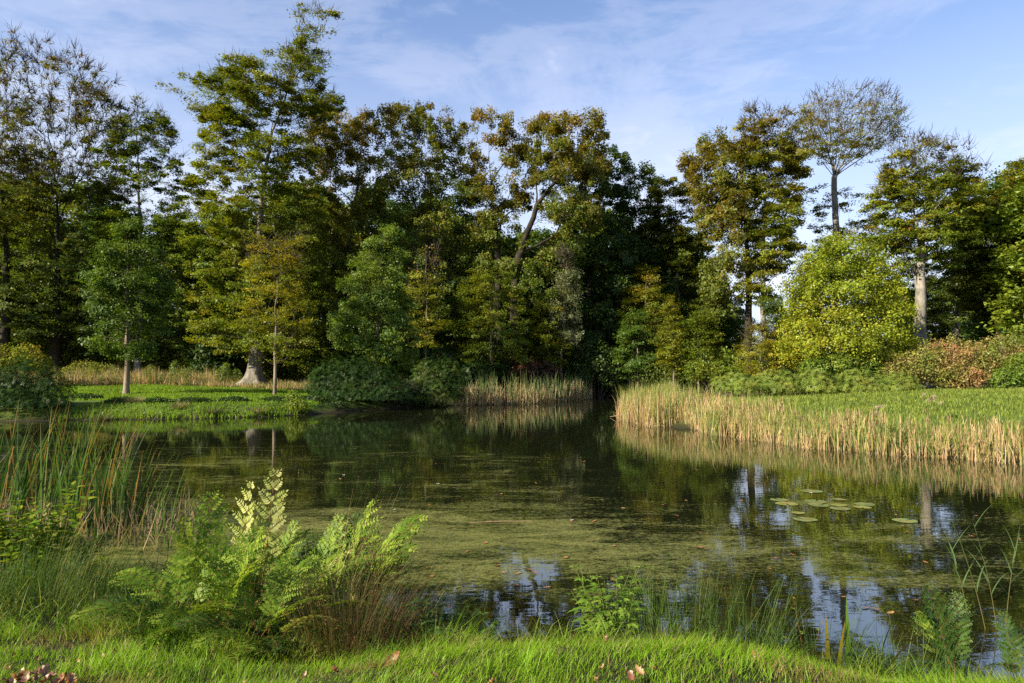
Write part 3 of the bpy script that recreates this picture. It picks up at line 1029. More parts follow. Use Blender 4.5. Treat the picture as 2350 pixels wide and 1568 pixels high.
spec_tree("hornbeam_tree", "bushy olive gold hornbeam in the middle of the far bank", 60,
          [(1128, 880), (1128, 800), (1128, 720), (1125, 660)],
          [(622, 1085, 1165), (645, 1062, 1185), (690, 1050, 1200), (740, 1042, 1210), (790, 1045, 1212), (835, 1060, 1200)],
          r=.18, n_att=480, leaves=14500, size=.18, pal='beech', base_v=0.33, seed=35, bark=M_YOUNG, top_brown=.15, cl_n=80, cl_s=.5, sigma=.34)
spec_tree("young_beech_tree", "small yellow tree left of the slim grey poplar", 62,
          [(1262, 880), (1258, 800), (1255, 740)],
          [(690, 1235, 1270), (715, 1218, 1292), (760, 1214, 1300), (800, 1220, 1300), (840, 1232, 1290)],
          r=.10, n_att=230, leaves=6000, size=.18, pal='gold', base_v=.18, seed=36, bark=M_YOUNG, top_brown=.15, cl_n=36, cl_s=.4, sigma=.30)
spec_tree("poplar_tree", "slim grey green poplar with upright twigs at the far bank", 62,
          [(1284, 890), (1288, 820), (1294, 740), (1298, 640), (1302, 590)],
          [(578, 1294, 1308), (605, 1280, 1318), (660, 1270, 1330), (710, 1268, 1335), (760, 1272, 1335), (790, 1278, 1328)],
          kind='oak', r=.12, n_att=260, leaves=3700, size=.16, pal='grey', base_v=.35, seed=37, bark=M_YOUNG, top_brown=-.2, rise=1.3, bf=.1, cl_n=40, cl_s=.35, sigma=.28, twigs=320, twig_len=.8, bare=(.9, 1.5, 0))
spec_tree("young_beech_tree", "orange brown young beech before the dark oaks at the channel", 66,
          [(1480, 890), (1480, 800), (1480, 720), (1482, 660)],
          [(612, 1465, 1500), (640, 1445, 1518), (690, 1425, 1532), (740, 1420, 1535), (790, 1425, 1530)],
          r=.13, n_att=320, leaves=8500, size=.18, pal='beech', base_v=0.45, seed=38, bark=M_YOUNG, top_brown=.2, cl_n=50, cl_s=.5, sigma=.33)
spec_tree("young_hornbeam_tree", "green pointed hornbeam at the end of the channel", 61,
          [(1462, 890), (1462, 820), (1464, 760)],
          [(700, 1455, 1472), (730, 1438, 1488), (780, 1422, 1505), (830, 1415, 1512), (872, 1420, 1510)],
          r=.10, n_att=280, leaves=8500, size=.17, pal='green', base_v=.10, seed=39, bark=M_YOUNG, top_brown=.10, cl_n=46, cl_s=.42, sigma=.30)
spec_tree("birch_tree", "slim yellow columnar birch behind the tip of the reed bed", 57,
          [(1545, 890), (1545, 800), (1546, 720)],
          [(680, 1536, 1552), (715, 1524, 1562), (760, 1515, 1570), (810, 1513, 1572), (850, 1518, 1568)],
          r=.08, n_att=220, leaves=5200, size=.15, pal='gold', base_v=.22, seed=40, bark=M_YOUNG, top_brown=.12, cl_n=36, cl_s=.3, sigma=.26, rise=.9)
spec_tree("willow_bush", "loose olive willow bush between the yellow birch and dark trunks", 57,
          [(1602, 890), (1602, 830), (1602, 770)],
          [(705, 1590, 1620), (735, 1572, 1640), (780, 1568, 1648), (830, 1568, 1650), (868, 1575, 1645)],
          r=.09, n_att=260, leaves=6500, size=.17, pal='beech', base_v=0.31, seed=41, bark=M_YOUNG, top_brown=.1, cl_n=44, cl_s=.45, sigma=.32, cat="bush")
spec_tree("birch_bush", "airy yellow birch bush at the foot of the pale trunk", 51,
          [(1745, 885), (1745, 840), (1745, 790)],
          [(745, 1730, 1765), (775, 1708, 1785), (815, 1700, 1795), (855, 1705, 1795), (878, 1712, 1790)],
          r=.06, n_att=260, leaves=4200, size=.12, pal='gold', base_v=.34, seed=42, bark=M_YOUNG, top_brown=.1, cl_n=44, cl_s=.35, sigma=.26, twigs=200, twig_len=.6, cat="bush", bare=(.9, 1.5, 0))
spec_tree("ivy_clad_tree", "dark ivy clad stump of a tree left of the maple", 53,
          [(1783, 885), (1783, 800), (1783, 720)],
          [(690, 1772, 1795), (720, 1762, 1805), (780, 1758, 1815), (850, 1760, 1820)],
          kind='oak', r=.18, n_att=200, leaves=5200, size=.17, pal='oak_dark', base_v=.40, seed=43, top_brown=.1, cl_n=30, cl_s=.35, sigma=.28)
spec_tree("maple_tree", "round bright yellow green maple at the back of the right lawn", 48,
          [(1915, 880), (1916, 830), (1917, 760), (1918, 680), (1925, 610)],
          [(543, 1915, 1965), (565, 1880, 2010), (605, 1845, 2040), (650, 1825, 2062), (700, 1808, 2080), (750, 1800, 2088), (790, 1800, 2085), (825, 1815, 2060), (850, 1840, 2030)],
          kind='oak', r=.17, n_att=1000, leaves=44000, size=.19, pal='maple', base_v=.36, seed=44, bark=M_YOUNG, top_brown=-.12, cl_n=190, cl_s=.45, sigma=.38, r_tip=.008, clump=.7, shell=.30, flare=.3, gaps=.32)

# ---------------------------------------------------------------- the wood behind: a few shapes, copied
WOOD = "dark woodland trees filling the gaps behind the front row"


def behind(px):
    """a landmark that a spot of the wood lies behind"""
    for lim, what in [(-20, "at the far left beyond the black trunked beech"), (75, "behind the black trunked beech at the left edge"), (200, "behind the twiggy topped beech"), (285, "behind the young oak on the lawn"), (400, "behind the slender feathery beech"), (480, "in the gap left of the great beech"), (560, "just left behind the great beech"),
                      (640, "behind the flared trunk of the great beech"), (720, "right behind the small golden tree"), (790, "behind the round rhododendron"), (880, "behind the conical oak"), (960, "right of the conical oak"), (1040, "behind the thin bare topped tree"), (1110, "left of the olive hornbeam"), (1180, "behind the stag headed oak"),
                      (1240, "behind the leaning oak"), (1300, "behind the slim grey poplar"), (1370, "behind the dark hazel bush"), (1440, "left of the pointed hornbeam at the channel"), (1510, "behind the orange young beech"), (1580, "behind the yellow columnar birch"), (1640, "behind the olive willow bush"), (1700, "left of the straight dark trunk"),
                      (1790, "behind the two straight trunks right of the gap"), (1860, "left behind the maple"), (1930, "behind the maple's stem"), (2010, "right behind the maple"), (2080, "between the maple and the grey trunk"), (2160, "behind the grey trunked beech"), (2250, "right of the grey trunked beech"), (2330, "behind the leaning bare trunk")]:
        if px < lim:
            return what
    return "at the right edge behind the gold green beech"



def wood_tree(name, kind, pal, seed, leaves):
    """a woodland tree of 24 m, standing at the origin; its crown reaches down low"""
    rng = np.random.default_rng(seed)
    n = 300
    z = 2.0 + 22 * rng.random(n) ** 0.9
    hw = 5.2 * np.sin(np.clip((z - 0.5) / 24, 0, 1) * math.pi) ** 0.6 + .3
    ph = rng.random(n) * 6.283
    rho = rng.random(n) ** .42
    att = np.stack([hw * rho * np.cos(ph), hw * rho * np.sin(ph), z], 1)
    P, par = grow_tree(rng, [[(0, 0, -.3), (0.1, 0, 6), (0.2, .2, 12), (0, 0, 19)]], att)
    mb, R, cnt, kids = branch_mesh(rng, P, par, .36, .012, flare=.4, r_min_draw=.02)
    tm = mb.data("trunk", M_BEECH if kind == 'beech' else M_OAK, True)
    fn = np.where((cnt <= 4) & (P[:, 2] > 1.5))[0]
    pk = fn[rng.integers(0, len(fn), leaves)]
    LP = P[pk] + rng.normal(size=(leaves, 3)) * np.array((.62, .62, .38))
    N = np.array((0, 0, 1.0)) + rng.normal(size=(leaves, 3)) * .6
    v = .28 + rng.normal(size=leaves) * .1 + .15 * wob(LP[:, 0], LP[:, 2], .5)
    Vl, Ql = leaf_tris(LP, N, .40 * (.7 + .6 * rng.random(leaves)), .8, rng)
    cm = mesh_data("crown", Vl, Ql, M_LEAF, np.repeat(lerp3(v, PAL[pal]) * 1.25, 3, 0))
    return tm, cm


wood_kinds = [wood_tree("beech_tree", 'beech', 'beech_dark', 61, 22000), wood_tree("oak_tree", 'oak', 'oak_dark', 62, 22000), wood_tree("beech_tree", 'beech', 'beech', 63, 20000)]
rw = np.random.default_rng(5)
wood_spots = []
for px_w, d_w, h_w in [(-90, 78, 1.0), (30, 82, 1.0), (85, 74, .8), (190, 80, .95), (250, 76, .8), (380, 84, .8), (440, 77, .72), (510, 82, .85), (570, 90, .9), (660, 80, .95), (720, 86, 1.0), (765, 76, .82),
                       (850, 82, .95), (920, 78, .85), (1010, 86, .95), (1060, 78, .75), (1110, 88, .80), (1165, 80, .70), (1225, 86, .78), (1275, 80, .75), (1330, 90, .9), (1400, 82, .85), (1450, 90, .8), (1510, 84, .75), (1575, 88, .78),
                       (1600, 78, .6), (1655, 84, .42), (1690, 96, .40), (1840, 100, .42), (2060, 84, .50), (2140, 90, .55), (2230, 88, .60), (2310, 84, .62), (2380, 88, .75)]:
    wood_spots.append((at(px_w, 784, d_w)[0], d_w, h_w))
for xs_, ys_, h_ in [(46, 62, .8), (43, 54, .7)]:
    wood_spots.append((xs_, ys_, h_))
for k_, (xs_, ys_, h_) in enumerate(wood_spots):
    tm, cm = wood_kinds[k_ % 3]
    nm = "beech_tree" if k_ % 3 != 1 else "oak_tree"
    r_ = thing(nm, "dark %s in the wood, %s" % (nm.replace("_", " "), behind(1175 + xs_ / ys_ * FPX)), "tree", (xs_, ys_, gz(xs_, ys_)), WOOD)
    r_.rotation_euler = (0, 0, rw.random() * 6.28)
    r_.scale = (h_ ** .6 * (.9 + .25 * rw.random()), h_ ** .6 * (.9 + .25 * rw.random()), h_)
    link("trunk", tm, r_)
    link("crown", cm, r_)

# ================================================================== SHRUBS
def shrub_meshes(rng, lumps, leaves, size, pal, base_v, aspect=.5, up=.5, rnd=.55, shell=.22, stems=14, stem_r=.03, whorl=False, vary=.10, mat=None, hue=0.14, droop=0.0, spread=1.0):
    """lumps: rows (x, y, z, rx, ry, rz) round the shrub's own base"""
    lumps = np.asarray(lumps, float)
    vol = (lumps[:, 3] * lumps[:, 5]) ** 1.0
    k = rng.choice(len(lumps), size=leaves, p=vol / vol.sum())
    dirs = unit(rng.normal(size=(leaves, 3)))
    rho = 1 - np.abs(rng.normal(size=leaves)) * shell
    rho = np.clip(rho, .25, 1.08)
    # uneven surface: sub-clumps
    bump = 1 + 0.14 * np.sin(dirs[:, 0] * 7 + k * 2.1) * np.sin(dirs[:, 2] * 8 + k) + 0.10 * np.sin(dirs[:, 1] * 11 + k * 1.3 + dirs[:, 0] * 5)
    LP = lumps[k, :3] + dirs * lumps[k, 3:6] * (rho * bump)[:, None]
    keep = LP[:, 2] > 0.02
    LP, dirs = LP[keep], dirs[keep]
    if whorl:
        m = len(LP) // 3
        C = LP[:m]
        D = unit(dirs[:m] * .8 + np.array((0, 0, up)) + rng.normal(size=(m, 3)) * rnd * .6)
        A = unit(np.cross(D, rng.normal(size=(m, 3))))
        B = np.cross(D, A)
        th = np.arange(6) * (2 * math.pi / 6)
        sz = size * (.75 + .5 * rng.random((m, 6)))
        rad = A[:, None, :] * np.cos(th)[None, :, None] + B[:, None, :] * np.sin(th)[None, :, None]
        tilt = .25 + .35 * rng.random((m, 6))
        U = unit(rad + D[:, None, :] * (tilt - .35)[:, :, None])
        W = unit(np.cross(D[:, None, :], U))
        cen = C[:, None, :]
        V = np.empty((m, 6, 3, 3))
        V[:, :, 0] = cen + U * (sz * .05)[:, :, None] + W * (sz * aspect * .25)[:, :, None]
        V[:, :, 1] = cen + U * (sz * .45)[:, :, None] - W * (sz * aspect * .65)[:, :, None]
        V[:, :, 2] = cen + U * (sz * 1.08)[:, :, None]
        Vl = V.reshape(-1, 3)
        Ql = np.arange(m * 18).reshape(-1, 3)
        PP = np.repeat(C, 6, 0)
    else:
        N = dirs * .7 + np.array((0, 0, up)) + rng.normal(size=LP.shape) * rnd
        Vl, Ql = leaf_tris(LP, N, size * 1.12 * (.65 + .7 * rng.random(len(LP))), aspect * 1.25, rng)
        PP = LP
    v = base_v + hue * wob(PP[:, 0] * 1.5, PP[:, 2] * 1.5 + PP[:, 1], 1.0) + rng.normal(size=len(PP)) * vary
    colr = lerp3(v, PAL[pal]) * (.8 + .4 * rng.random(len(PP)))[:, None]
    fol = (Vl, Ql, np.repeat(colr, 3, 0), mat or M_LEAF)
    mb = MB()
    for s in range(stems):
        lp = lumps[rng.integers(0, len(lumps))]
        tip = lp[:3] + unit(rng.normal(size=3) + np.array((0, 0, .8))) * lp[3:6] * .8
        a = np.array((tip[0] * .35 + rng.normal() * .1, tip[1] * .35 + rng.normal() * .1, -0.1))
        mid_ = (a + tip) / 2 + rng.normal(size=3) * .12 * spread
        pts = np.array([a, a * .6 + mid_ * .4 + (0, 0, .05), mid_, mid_ * .45 + tip * .55, tip])
        Vt, Qt = tube(pts, stem_r * np.array((1, .8, .6, .4, .2)), 5)
        mb.add(Vt, Qt, (1, 1, 1))
    return fol, mb


def shrub(name, label, d, blobs, leaves, size, pal, base_v=.35, cat="bush", group=None, seed=1, z0=None, **kw):
    """blobs: rows (px, py, rx, ry [, dy]) of the shrub's lumps as the photograph shows them, at the distance d"""
    rng = np.random.default_rng(seed)
    bx = at(np.mean([b[0] for b in blobs]), 784, d)[0]
    base = np.array((bx, d, gz(bx, d) - .02 if z0 is None else z0))
    lumps = []
    for b in blobs:
        p = at(b[0], b[1], d) - base
        rx, rz = b[2] * mpp(d), b[3] * mpp(d)
        lumps.append((p[0], (b[4] if len(b) > 4 else 0) + rng.normal() * .15, max(p[2], rz * .2), rx, min(rx, 2.2) * .9, rz))
    fol, mb = shrub_meshes(rng, lumps, leaves, size, pal, base_v, **kw)
    r_ = thing(name, label, cat, base, group)
    link("foliage", mesh_data("foliage", fol[0], fol[1], fol[3], fol[2]), r_)
    if mb.V:
        link("stems", mb.data("stems", M_TWIG), r_)
    return r_


shrub("rhododendron", "dark rounded rhododendron on the far bank at the left edge", 35.3,
      [(20, 890, 58, 66), (70, 876, 66, 56), (118, 900, 50, 54), (60, 925, 70, 42, -.6), (140, 935, 34, 26, -.5), (-20, 900, 60, 60), (40, 945, 75, 24, -1.0), (118, 948, 46, 18, -1.0)], 19000, .13, 'rhodo', .34, seed=71, aspect=.30, whorl=True, mat=M_GLOSSY, stems=20)
shrub("scrub_bush", "orange and yellow scrub behind the left hand rhododendron", 50, [(10, 822, 44, 32), (60, 815, 34, 28), (90, 835, 26, 22), (-40, 815, 50, 44)], 5200, .14, 'beech', .52, seed=72, hue=.25)
shrub("rhododendron", "large round rhododendron hanging over the water at the end of the lawn", 44.6,
      [(765, 872, 54, 54), (815, 866, 64, 52), (870, 882, 58, 48), (800, 908, 80, 38, -.8), (900, 908, 50, 34, -.8), (732, 890, 30, 40), (850, 920, 66, 24, -1.0), (770, 928, 56, 18, -1.0)], 25000, .13, 'rhodo', .34, seed=73, aspect=.30, whorl=True, mat=M_GLOSSY, stems=20)
shrub("willow_bush", "small grey green willow leaning over the water beside the round rhododendron", 46, [(918, 902, 34, 28), (940, 890, 22, 20), (900, 915, 25, 18)], 3600, .13, 'grey', .15, seed=74, aspect=.25, rnd=.8)
shrub("rhododendron", "yellowish green rhododendron between the round bush and the reeds", 47.5, [(985, 865, 42, 46), (1025, 860, 36, 44), (1000, 898, 54, 38, -.5), (1048, 888, 24, 36), (960, 908, 44, 30, -.6)], 13000, .14, 'rhodo', .55, seed=75, aspect=.30, whorl=True, mat=M_GLOSSY, hue=.2)
shrub("rhododendron", "dark green rhododendron under the conical oak", 53, [(960, 835, 55, 40), (900, 830, 50, 30), (1010, 830, 40, 36)], 5600, .2, 'rhodo', .22, seed=76, aspect=.30, whorl=True, mat=M_GLOSSY)
shrub("purple_bush", "dull purple leaved bush behind the mid pond reeds", 61, [(1215, 852, 44, 30), (1255, 858, 34, 28), (1180, 858, 34, 26)], 5200, .18, 'wine', .55, seed=77, hue=.2)
shrub("rhododendron", "low dark rhododendron left of the purple bush", 60, [(1095, 850, 42, 32), (1140, 855, 36, 28), (1065, 858, 26, 30)], 4600, .2, 'rhodo', .25, seed=78, aspect=.32, whorl=True, mat=M_GLOSSY)
shrub("hazel_bush", "dark leafy hazel bush right of the slim poplar", 64, [(1345, 800, 38, 42), (1380, 830, 42, 46), (1340, 850, 40, 40), (1400, 860, 32, 34)], 8200, .2, 'oak_dark', .42, seed=79)
shrub("hazel_bush", "low green hazel bush under the yellow birch", 60, [(1500, 855, 26, 30), (1540, 865, 36, 26), (1580, 862, 32, 28)], 4600, .18, 'beech_dark', .35, seed=80)
shrub("bramble_bush", "brown green bramble scrub at the feet of the dark trunks", 54, [(1600, 850, 28, 26), (1640, 858, 30, 22), (1680, 862, 26, 20)], 4200, .15, 'beech', .35, seed=81, hue=.2, rnd=.8)
for lab, px0, sd_ in [("low light green rhododendron at the left end of the hedge on the right lawn", 1690, 82), ("light green rhododendron mound in the left half of the low hedge", 1775, 83),
                      ("light green rhododendron mound in the middle of the low hedge below the maple", 1865, 84), ("light green rhododendron mound in the right half of the low hedge", 1955, 85), ("low light green rhododendron at the right end of the hedge by the red bush", 2045, 86)]:
    e_ = 1 if sd_ in (83, 84, 85) else 0
    shrub("rhododendron", lab, 43.5, [(px0 - 26, 883, 34, 20), (px0 + 26, 880 - 3 * e_, 36, 22 + 3 * e_), (px0, 876 - 4 * e_, 40, 22 + 3 * e_), (px0 + 5, 890, 50, 14, -.7)], 5200, .15, 'rhodo_light', .58, seed=sd_, aspect=.30, whorl=True, mat=M_GLOSSY, hue=.2, group="low rhododendrons along the right lawn")
shrub("dogwood_bush", "fresh green leafy bush under the maple behind the hedge", 46, [(1880, 845, 40, 28), (1930, 838, 44, 30), (1985, 848, 40, 28)], 5600, .17, 'green', .40, seed=87)
shrub("spindle_bush", "pink and olive spindle bush left part of the red shrubbery", 45.5, [(2070, 850, 48, 42), (2120, 835, 50, 48), (2040, 865, 34, 26)], 6800, .12, 'spindle', .26, seed=88, hue=.25, rnd=.8, stems=26)
shrub("spindle_bush", "reddest spindle bush with coral leaves in the middle of the shrubbery", 45, [(2175, 828, 52, 56), (2225, 835, 50, 52), (2195, 865, 60, 32, -.5)], 9000, .12, 'spindle', .42, seed=89, hue=.28, rnd=.8, stems=26)
shrub("spindle_bush", "red and green spindle bush at the right edge", 45.5, [(2285, 820, 44, 52), (2335, 815, 46, 60), (2390, 820, 50, 60)], 7600, .12, 'spindle', .24, seed=90, hue=.28, rnd=.8, stems=26)
shrub("dogwood_bush", "bright green bush below the red shrubs at the right edge", 43.5, [(2310, 868, 40, 26), (2350, 850, 42, 44), (2400, 860, 50, 40)], 5200, .15, 'green', .40, seed=91, hue=.2)

# dark bushes under the wood: three shapes, copied
UNDER = "dark bushes growing in the shade under the wood"
under_kinds = []
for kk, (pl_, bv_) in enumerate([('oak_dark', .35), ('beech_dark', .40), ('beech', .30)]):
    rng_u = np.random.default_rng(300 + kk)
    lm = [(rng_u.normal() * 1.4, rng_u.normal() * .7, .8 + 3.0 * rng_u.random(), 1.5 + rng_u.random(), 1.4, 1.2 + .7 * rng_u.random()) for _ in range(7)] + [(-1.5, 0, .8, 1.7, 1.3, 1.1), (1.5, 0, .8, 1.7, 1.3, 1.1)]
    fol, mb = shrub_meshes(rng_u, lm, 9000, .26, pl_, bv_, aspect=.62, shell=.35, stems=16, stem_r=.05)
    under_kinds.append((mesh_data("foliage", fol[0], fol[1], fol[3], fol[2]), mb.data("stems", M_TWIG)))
ru = np.random.default_rng(8)
uspots = [(px_, 63.5 + 9 * ru.random(), .75 + .5 * ru.random()) for px_ in list(range(-40, 1440, 44))] + [(px_, 74 + 8 * ru.random(), 1.0 + .3 * ru.random()) for px_ in range(-60, 1560, 62)]
uspots += [(1560, 66, .9), (1730, 66, .62), (1752, 70, .75), (1790, 68, .6), (1610, 68, .85), (1640, 70, .7), (1672, 72, .6), (1650, 78, .6), (1700, 84, .5), (1830, 66, .55), (1870, 62, .6), (1960, 62, .7), (2040, 62, .75), (2090, 66, .55), (2150, 70, .55), (2220, 70, .6), (2300, 68, .7), (2360, 64, .9)]
for k_, (px_, d_, s_) in enumerate(uspots):
    f_, st_ = under_kinds[k_ % 3 if d_ < 73 else k_ % 2]
    x_u = at(px_, 784, d_)[0]
    if abs(px_ - 583) < 60 and d_ < 67:
        d_ += 4
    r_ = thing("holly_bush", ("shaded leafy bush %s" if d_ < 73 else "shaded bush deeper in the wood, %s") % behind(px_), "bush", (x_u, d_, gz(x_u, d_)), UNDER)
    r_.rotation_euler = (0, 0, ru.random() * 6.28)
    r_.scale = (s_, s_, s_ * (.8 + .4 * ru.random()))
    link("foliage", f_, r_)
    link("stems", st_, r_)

# ================================================================== GRASS AND REEDS AT THE FAR BANKS
rg = np.random.default_rng(21)
TAN = np.array((0.50, 0.36, 0.205))
STRAW = np.array((0.33, 0.23, 0.11))
REEDG = np.array((0.115, 0.18, 0.038))
REEDY = np.array((0.25, 0.26, 0.06))


def scatter(n, x0, x1, y0, y1, test, rng):
    P = np.zeros((0, 2))
    while len(P) < n:
        q = np.stack([x0 + (x1 - x0) * rng.random(n), y0 + (y1 - y0) * rng.random(n)], 1)
        P = np.vstack([P, q[test(q[:, 0], q[:, 1])]])
    P = P[:n]
    return np.stack([P[:, 0], P[:, 1], ground_z(P[:, 0], P[:, 1]) - .01], 1)


def grass_obj(name, base, h, w, cols, rng, lean=.25, curve=.7, nseg=2, mat=None, vary=.25, root_dark=1.0, az=None, kink=None):
    n = len(base)
    az = rng.random(n) * 6.283 if az is None else az
    V, Q, per = blades_tri(base, h, az, rng.normal(size=n) * lean, np.abs(rng.normal(size=n)) * curve, w, rng.random(n) * 6.283)
    c_ = cols * (1 - vary + 2 * vary * rng.random(n))[:, None]
    C = np.repeat(c_, per, 0)
    return tag(link(name, mesh_data(name, V, Q, mat or M_GRASS, C)), kind='stuff')


# lawns over the water: short turf
def on_left_lawn(x, y):
    return (shore_sd(x, y) > .05) & (x < -11.6) & ((x > -22.6) | (y > 39)) & (y < 54.0 + .8 * wob(x, y, .7))


B = scatter(30000, -34, -6.5, 34, 55, on_left_lawn, rg)
nz = wob(B[:, 0], B[:, 1], .9)[:, None]
cl_ = np.array((0.125, 0.210, 0.018)) * (1 + .25 * nz) + np.array((0.03, 0.01, 0)) * (rg.random((len(B), 1)) < .25)
sdb = shore_sd(B[:, 0], B[:, 1])
hh = (.10 + .05 * rg.random(len(B))) * (1 + 1.6 * (1 - smooth((sdb - .2) / 1.6)))
grass_obj("lawn_grass", B, hh, .05, cl_, rg, lean=.4, curve=.8, nseg=1)


def on_right_lawn(x, y):
    return (shore_sd(x, y) > 1.3) & (y < 46 + .6 * wob(x, y, .7))


B = scatter(34000, 7, 40, 18, 47, on_right_lawn, rg)
nz = wob(B[:, 0], B[:, 1], .8)[:, None]
cl_ = np.array((0.165, 0.215, 0.036)) * (1 + .22 * nz) + np.array((0.07, 0.035, 0.01)) * (rg.random((len(B), 1)) < .18)
grass_obj("meadow_grass", B, .10 + .10 * rg.random(len(B)), .045, cl_, rg, lean=.4, curve=.8, nseg=1)


# tall dry grass behind the left lawn
def dry_belt(x, y):
    return (y > 53.2 + .8 * wob(x, y, .7)) & (np.hypot(x + 22.3, y - 58) > 3.2) & (y < 63)


B = scatter(24000, -42, -14, 52, 63, dry_belt, rg)
tall = smooth((-23 - B[:, 0]) / 5)
cl_ = np.where(rg.random((len(B), 1)) < .38 + .0 * tall[:, None], REEDG * .85, np.where(rg.random((len(B), 1)) < .6, STRAW * 1.0, TAN * .9))
grass_obj("dry_tall_grass", B, (.25 + .5 * rg.random(len(B))) * (.75 + 1.0 * tall) * (1 + .45 * wob(B[:, 0], B[:, 1], 1.7)), .035, cl_, rg, lean=.22, curve=.5, mat=M_BLADE)
# grass at the end of the channel
B = scatter(9000, 2, 16, 68, 80, lambda x, y: (shore_sd(x, y) > -.1) & (shore_sd(x, y) < 6), rg)
cl_ = np.where(rg.random((len(B), 1)) < .25, STRAW, np.array((0.06, 0.11, 0.025)) * 1.0)
grass_obj("bank_grass", B, .35 + .5 * rg.random(len(B)), .06, cl_, rg, lean=.3, curve=.8, mat=M_BLADE)


# the big reed bed along the right bank
def reed_bed(x, y):
    s_ = shore_sd(x, y)
    return (s_ > np.where(y > 31, -.35, -.7) + .3 * wob(x, y, 1.3)) & (s_ < np.where(y > 27, 2.6, 1.5) + .5 * wob(x, y, .6)) & (x > 4) & (y < 41.5) & (y > 10) & ((x > 7.5) | (y > 30))


B = scatter(12500, 4, 27, 10, 42, reed_bed, rg)
B[:, 2] = np.maximum(B[:, 2], -.15)
n = len(B)
green = rg.random(n) < .32 + .28 * wob(B[:, 0], B[:, 1], .9)
dead = (~green) & (rg.random(n) < .35)
cl_ = np.where(green[:, None], np.where(rg.random((n, 1)) < .5, REEDG, REEDY), np.where(rg.random((n, 1)) < .55, TAN, STRAW * 1.25))
h = np.where(green, 1.25 + .45 * rg.random(n), np.where(dead, .35 + .55 * rg.random(n), .85 + .55 * rg.random(n))) * (.9 + .12 * wob(B[:, 0], B[:, 1], .5)) * (.68 + .50 * smooth((B[:, 1] - 23) / 10)) * (1 - .25 * smooth(B[:, 2] / .5)) * (1 + .20 * wob(B[:, 0] * 2, B[:, 1] * 2, 1.6)) * np.where(rg.random(n) < .05, 1.25, 1)
V, Q, tt, per = blades(B, h, rg.random(n) * 6.283, rg.normal(size=n) * np.where(dead, .7, .14), np.abs(rg.normal(size=n)) * np.where(dead, .7, .45), .020 + .014 * rg.random(n), 4, face=rg.random(n) * 6.283)
C = np.repeat(cl_ * (.75 + .5 * rg.random(n))[:, None], per, 0)
low_tan = (1 - smooth(tt / .45))[:, None] * .45
C = C * (1 - low_tan) + (TAN * .85) * low_tan
tag(link("reed_bed", mesh_data("reed_bed", V, Q, M_BLADE, C)), kind='stuff')


# reeds in the middle of the far bank
def mid_reeds(x, y):
    s_ = shore_sd(x, y)
    return (s_ > -.8) & (s_ < 1.0) & (y > 46) & (rg.random(x.shape) < smooth((x + 4.6) / 1.2) * (.45 + .55 * smooth((wob(x * 1.7, y, 2.1) + .5) / .6)))


B = scatter(1700, -4.3, 7.2, 46, 64, mid_reeds, rg)
B[:, 2] = np.maximum(B[:, 2], -.15)
n = len(B)
clump = wob(B[:, 0] * 2.2, B[:, 1], 1.4)
green = rg.random(n) < .42 + .2 * clump
dead = (~green) & (rg.random(n) < .4)
cl_ = np.where(green[:, None], np.array((0.11, 0.16, 0.055)), TAN * 1.0)
h = (.72 + .28 * smooth((B[:, 0] + 4.4) / 1.5)) * np.where(green, 1.1 + 1.3 * rg.random(n), np.where(dead, .6 + .7 * rg.random(n), 1.1 + .7 * rg.random(n))) * (1 + .22 * clump)
V, Q, tt, per = blades(B, h, rg.random(n) * 6.283, rg.normal(size=n) * np.where(dead, .6, .10), np.abs(rg.normal(size=n)) * .4, .045, 4, face=rg.random(n) * 6.283)
C = np.repeat(cl_ * (.75 + .5 * rg.random(n))[:, None], per, 0)
low_tan = (1 - smooth(tt / .4))[:, None] * .6
C = C * (1 - low_tan) + (TAN * .7) * low_tan
tag(link("far_reeds", mesh_data("far_reeds", V, Q, M_BLADE, C)), kind='stuff')

# ================================================================== NEAR BANK
rf = np.random.default_rng(77)


def near_lawn(x, y):
    return (shore_sd(x, y) > .50 + .40 * wob(x, y, 1.9)) & (np.hypot(x, y) > 2.2) & (y < 5.15 + .22 * wob(x, y, 2.6))


# ---- the lawn at the photographer's feet: long soft grass
B = scatter(85000, -5.2, 5.4, 2.55, 5.9, near_lawn, rf)
n = len(B)
tuft = wob(B[:, 0], B[:, 1], 2.6)
tuft2 = wob(B[:, 0] + 5, B[:, 1], 6.0)
sdn = shore_sd(B[:, 0], B[:, 1])
h = (.06 + .055 * rf.random(n)) * np.clip(1 + .55 * tuft + .55 * tuft2, .45, 2.2) * (1 + (1.1 + .9 * tuft2) * (1 - smooth((np.minimum(sdn - .3, 5.3 - B[:, 1])) / .7)))
cl_ = np.array((0.140, 0.265, 0.012)) * (1 + .15 * tuft[:, None]) + rf.random((n, 1)) * np.array((0.06, 0.05, 0.004))
dry = rf.random(n) < .10
cl_[dry] = STRAW * .9
thatch = smooth((wob(B[:, 0] * 1.3 + 3, B[:, 1] * 1.6, 1.7) - .35) / .4)
cl_ = np.where((rf.random(n) < .6 * thatch)[:, None], np.array((0.19, 0.15, 0.05)), cl_)
az = rf.random(n) * 6.283
wa = 1.2 + 1.6 * wob(B[:, 0] * .7, B[:, 1], 1.1)
az = np.where(rf.random(n) < .6, wa + rf.normal(size=n) * .6, az)
V, Q, per = blades_tri(B, h, az, .25 + np.abs(rf.normal(size=n)) * .35, .3 + np.abs(rf.normal(size=n)) * .8, (.0030 + .0020 * rf.random(n)), rf.random(n) * 6.283)
tag(link("grass", mesh_data("grass", V, Q, M_GRASS, np.repeat(cl_ * (.75 + .5 * rf.random((n, 1))), per, 0))), kind='stuff')
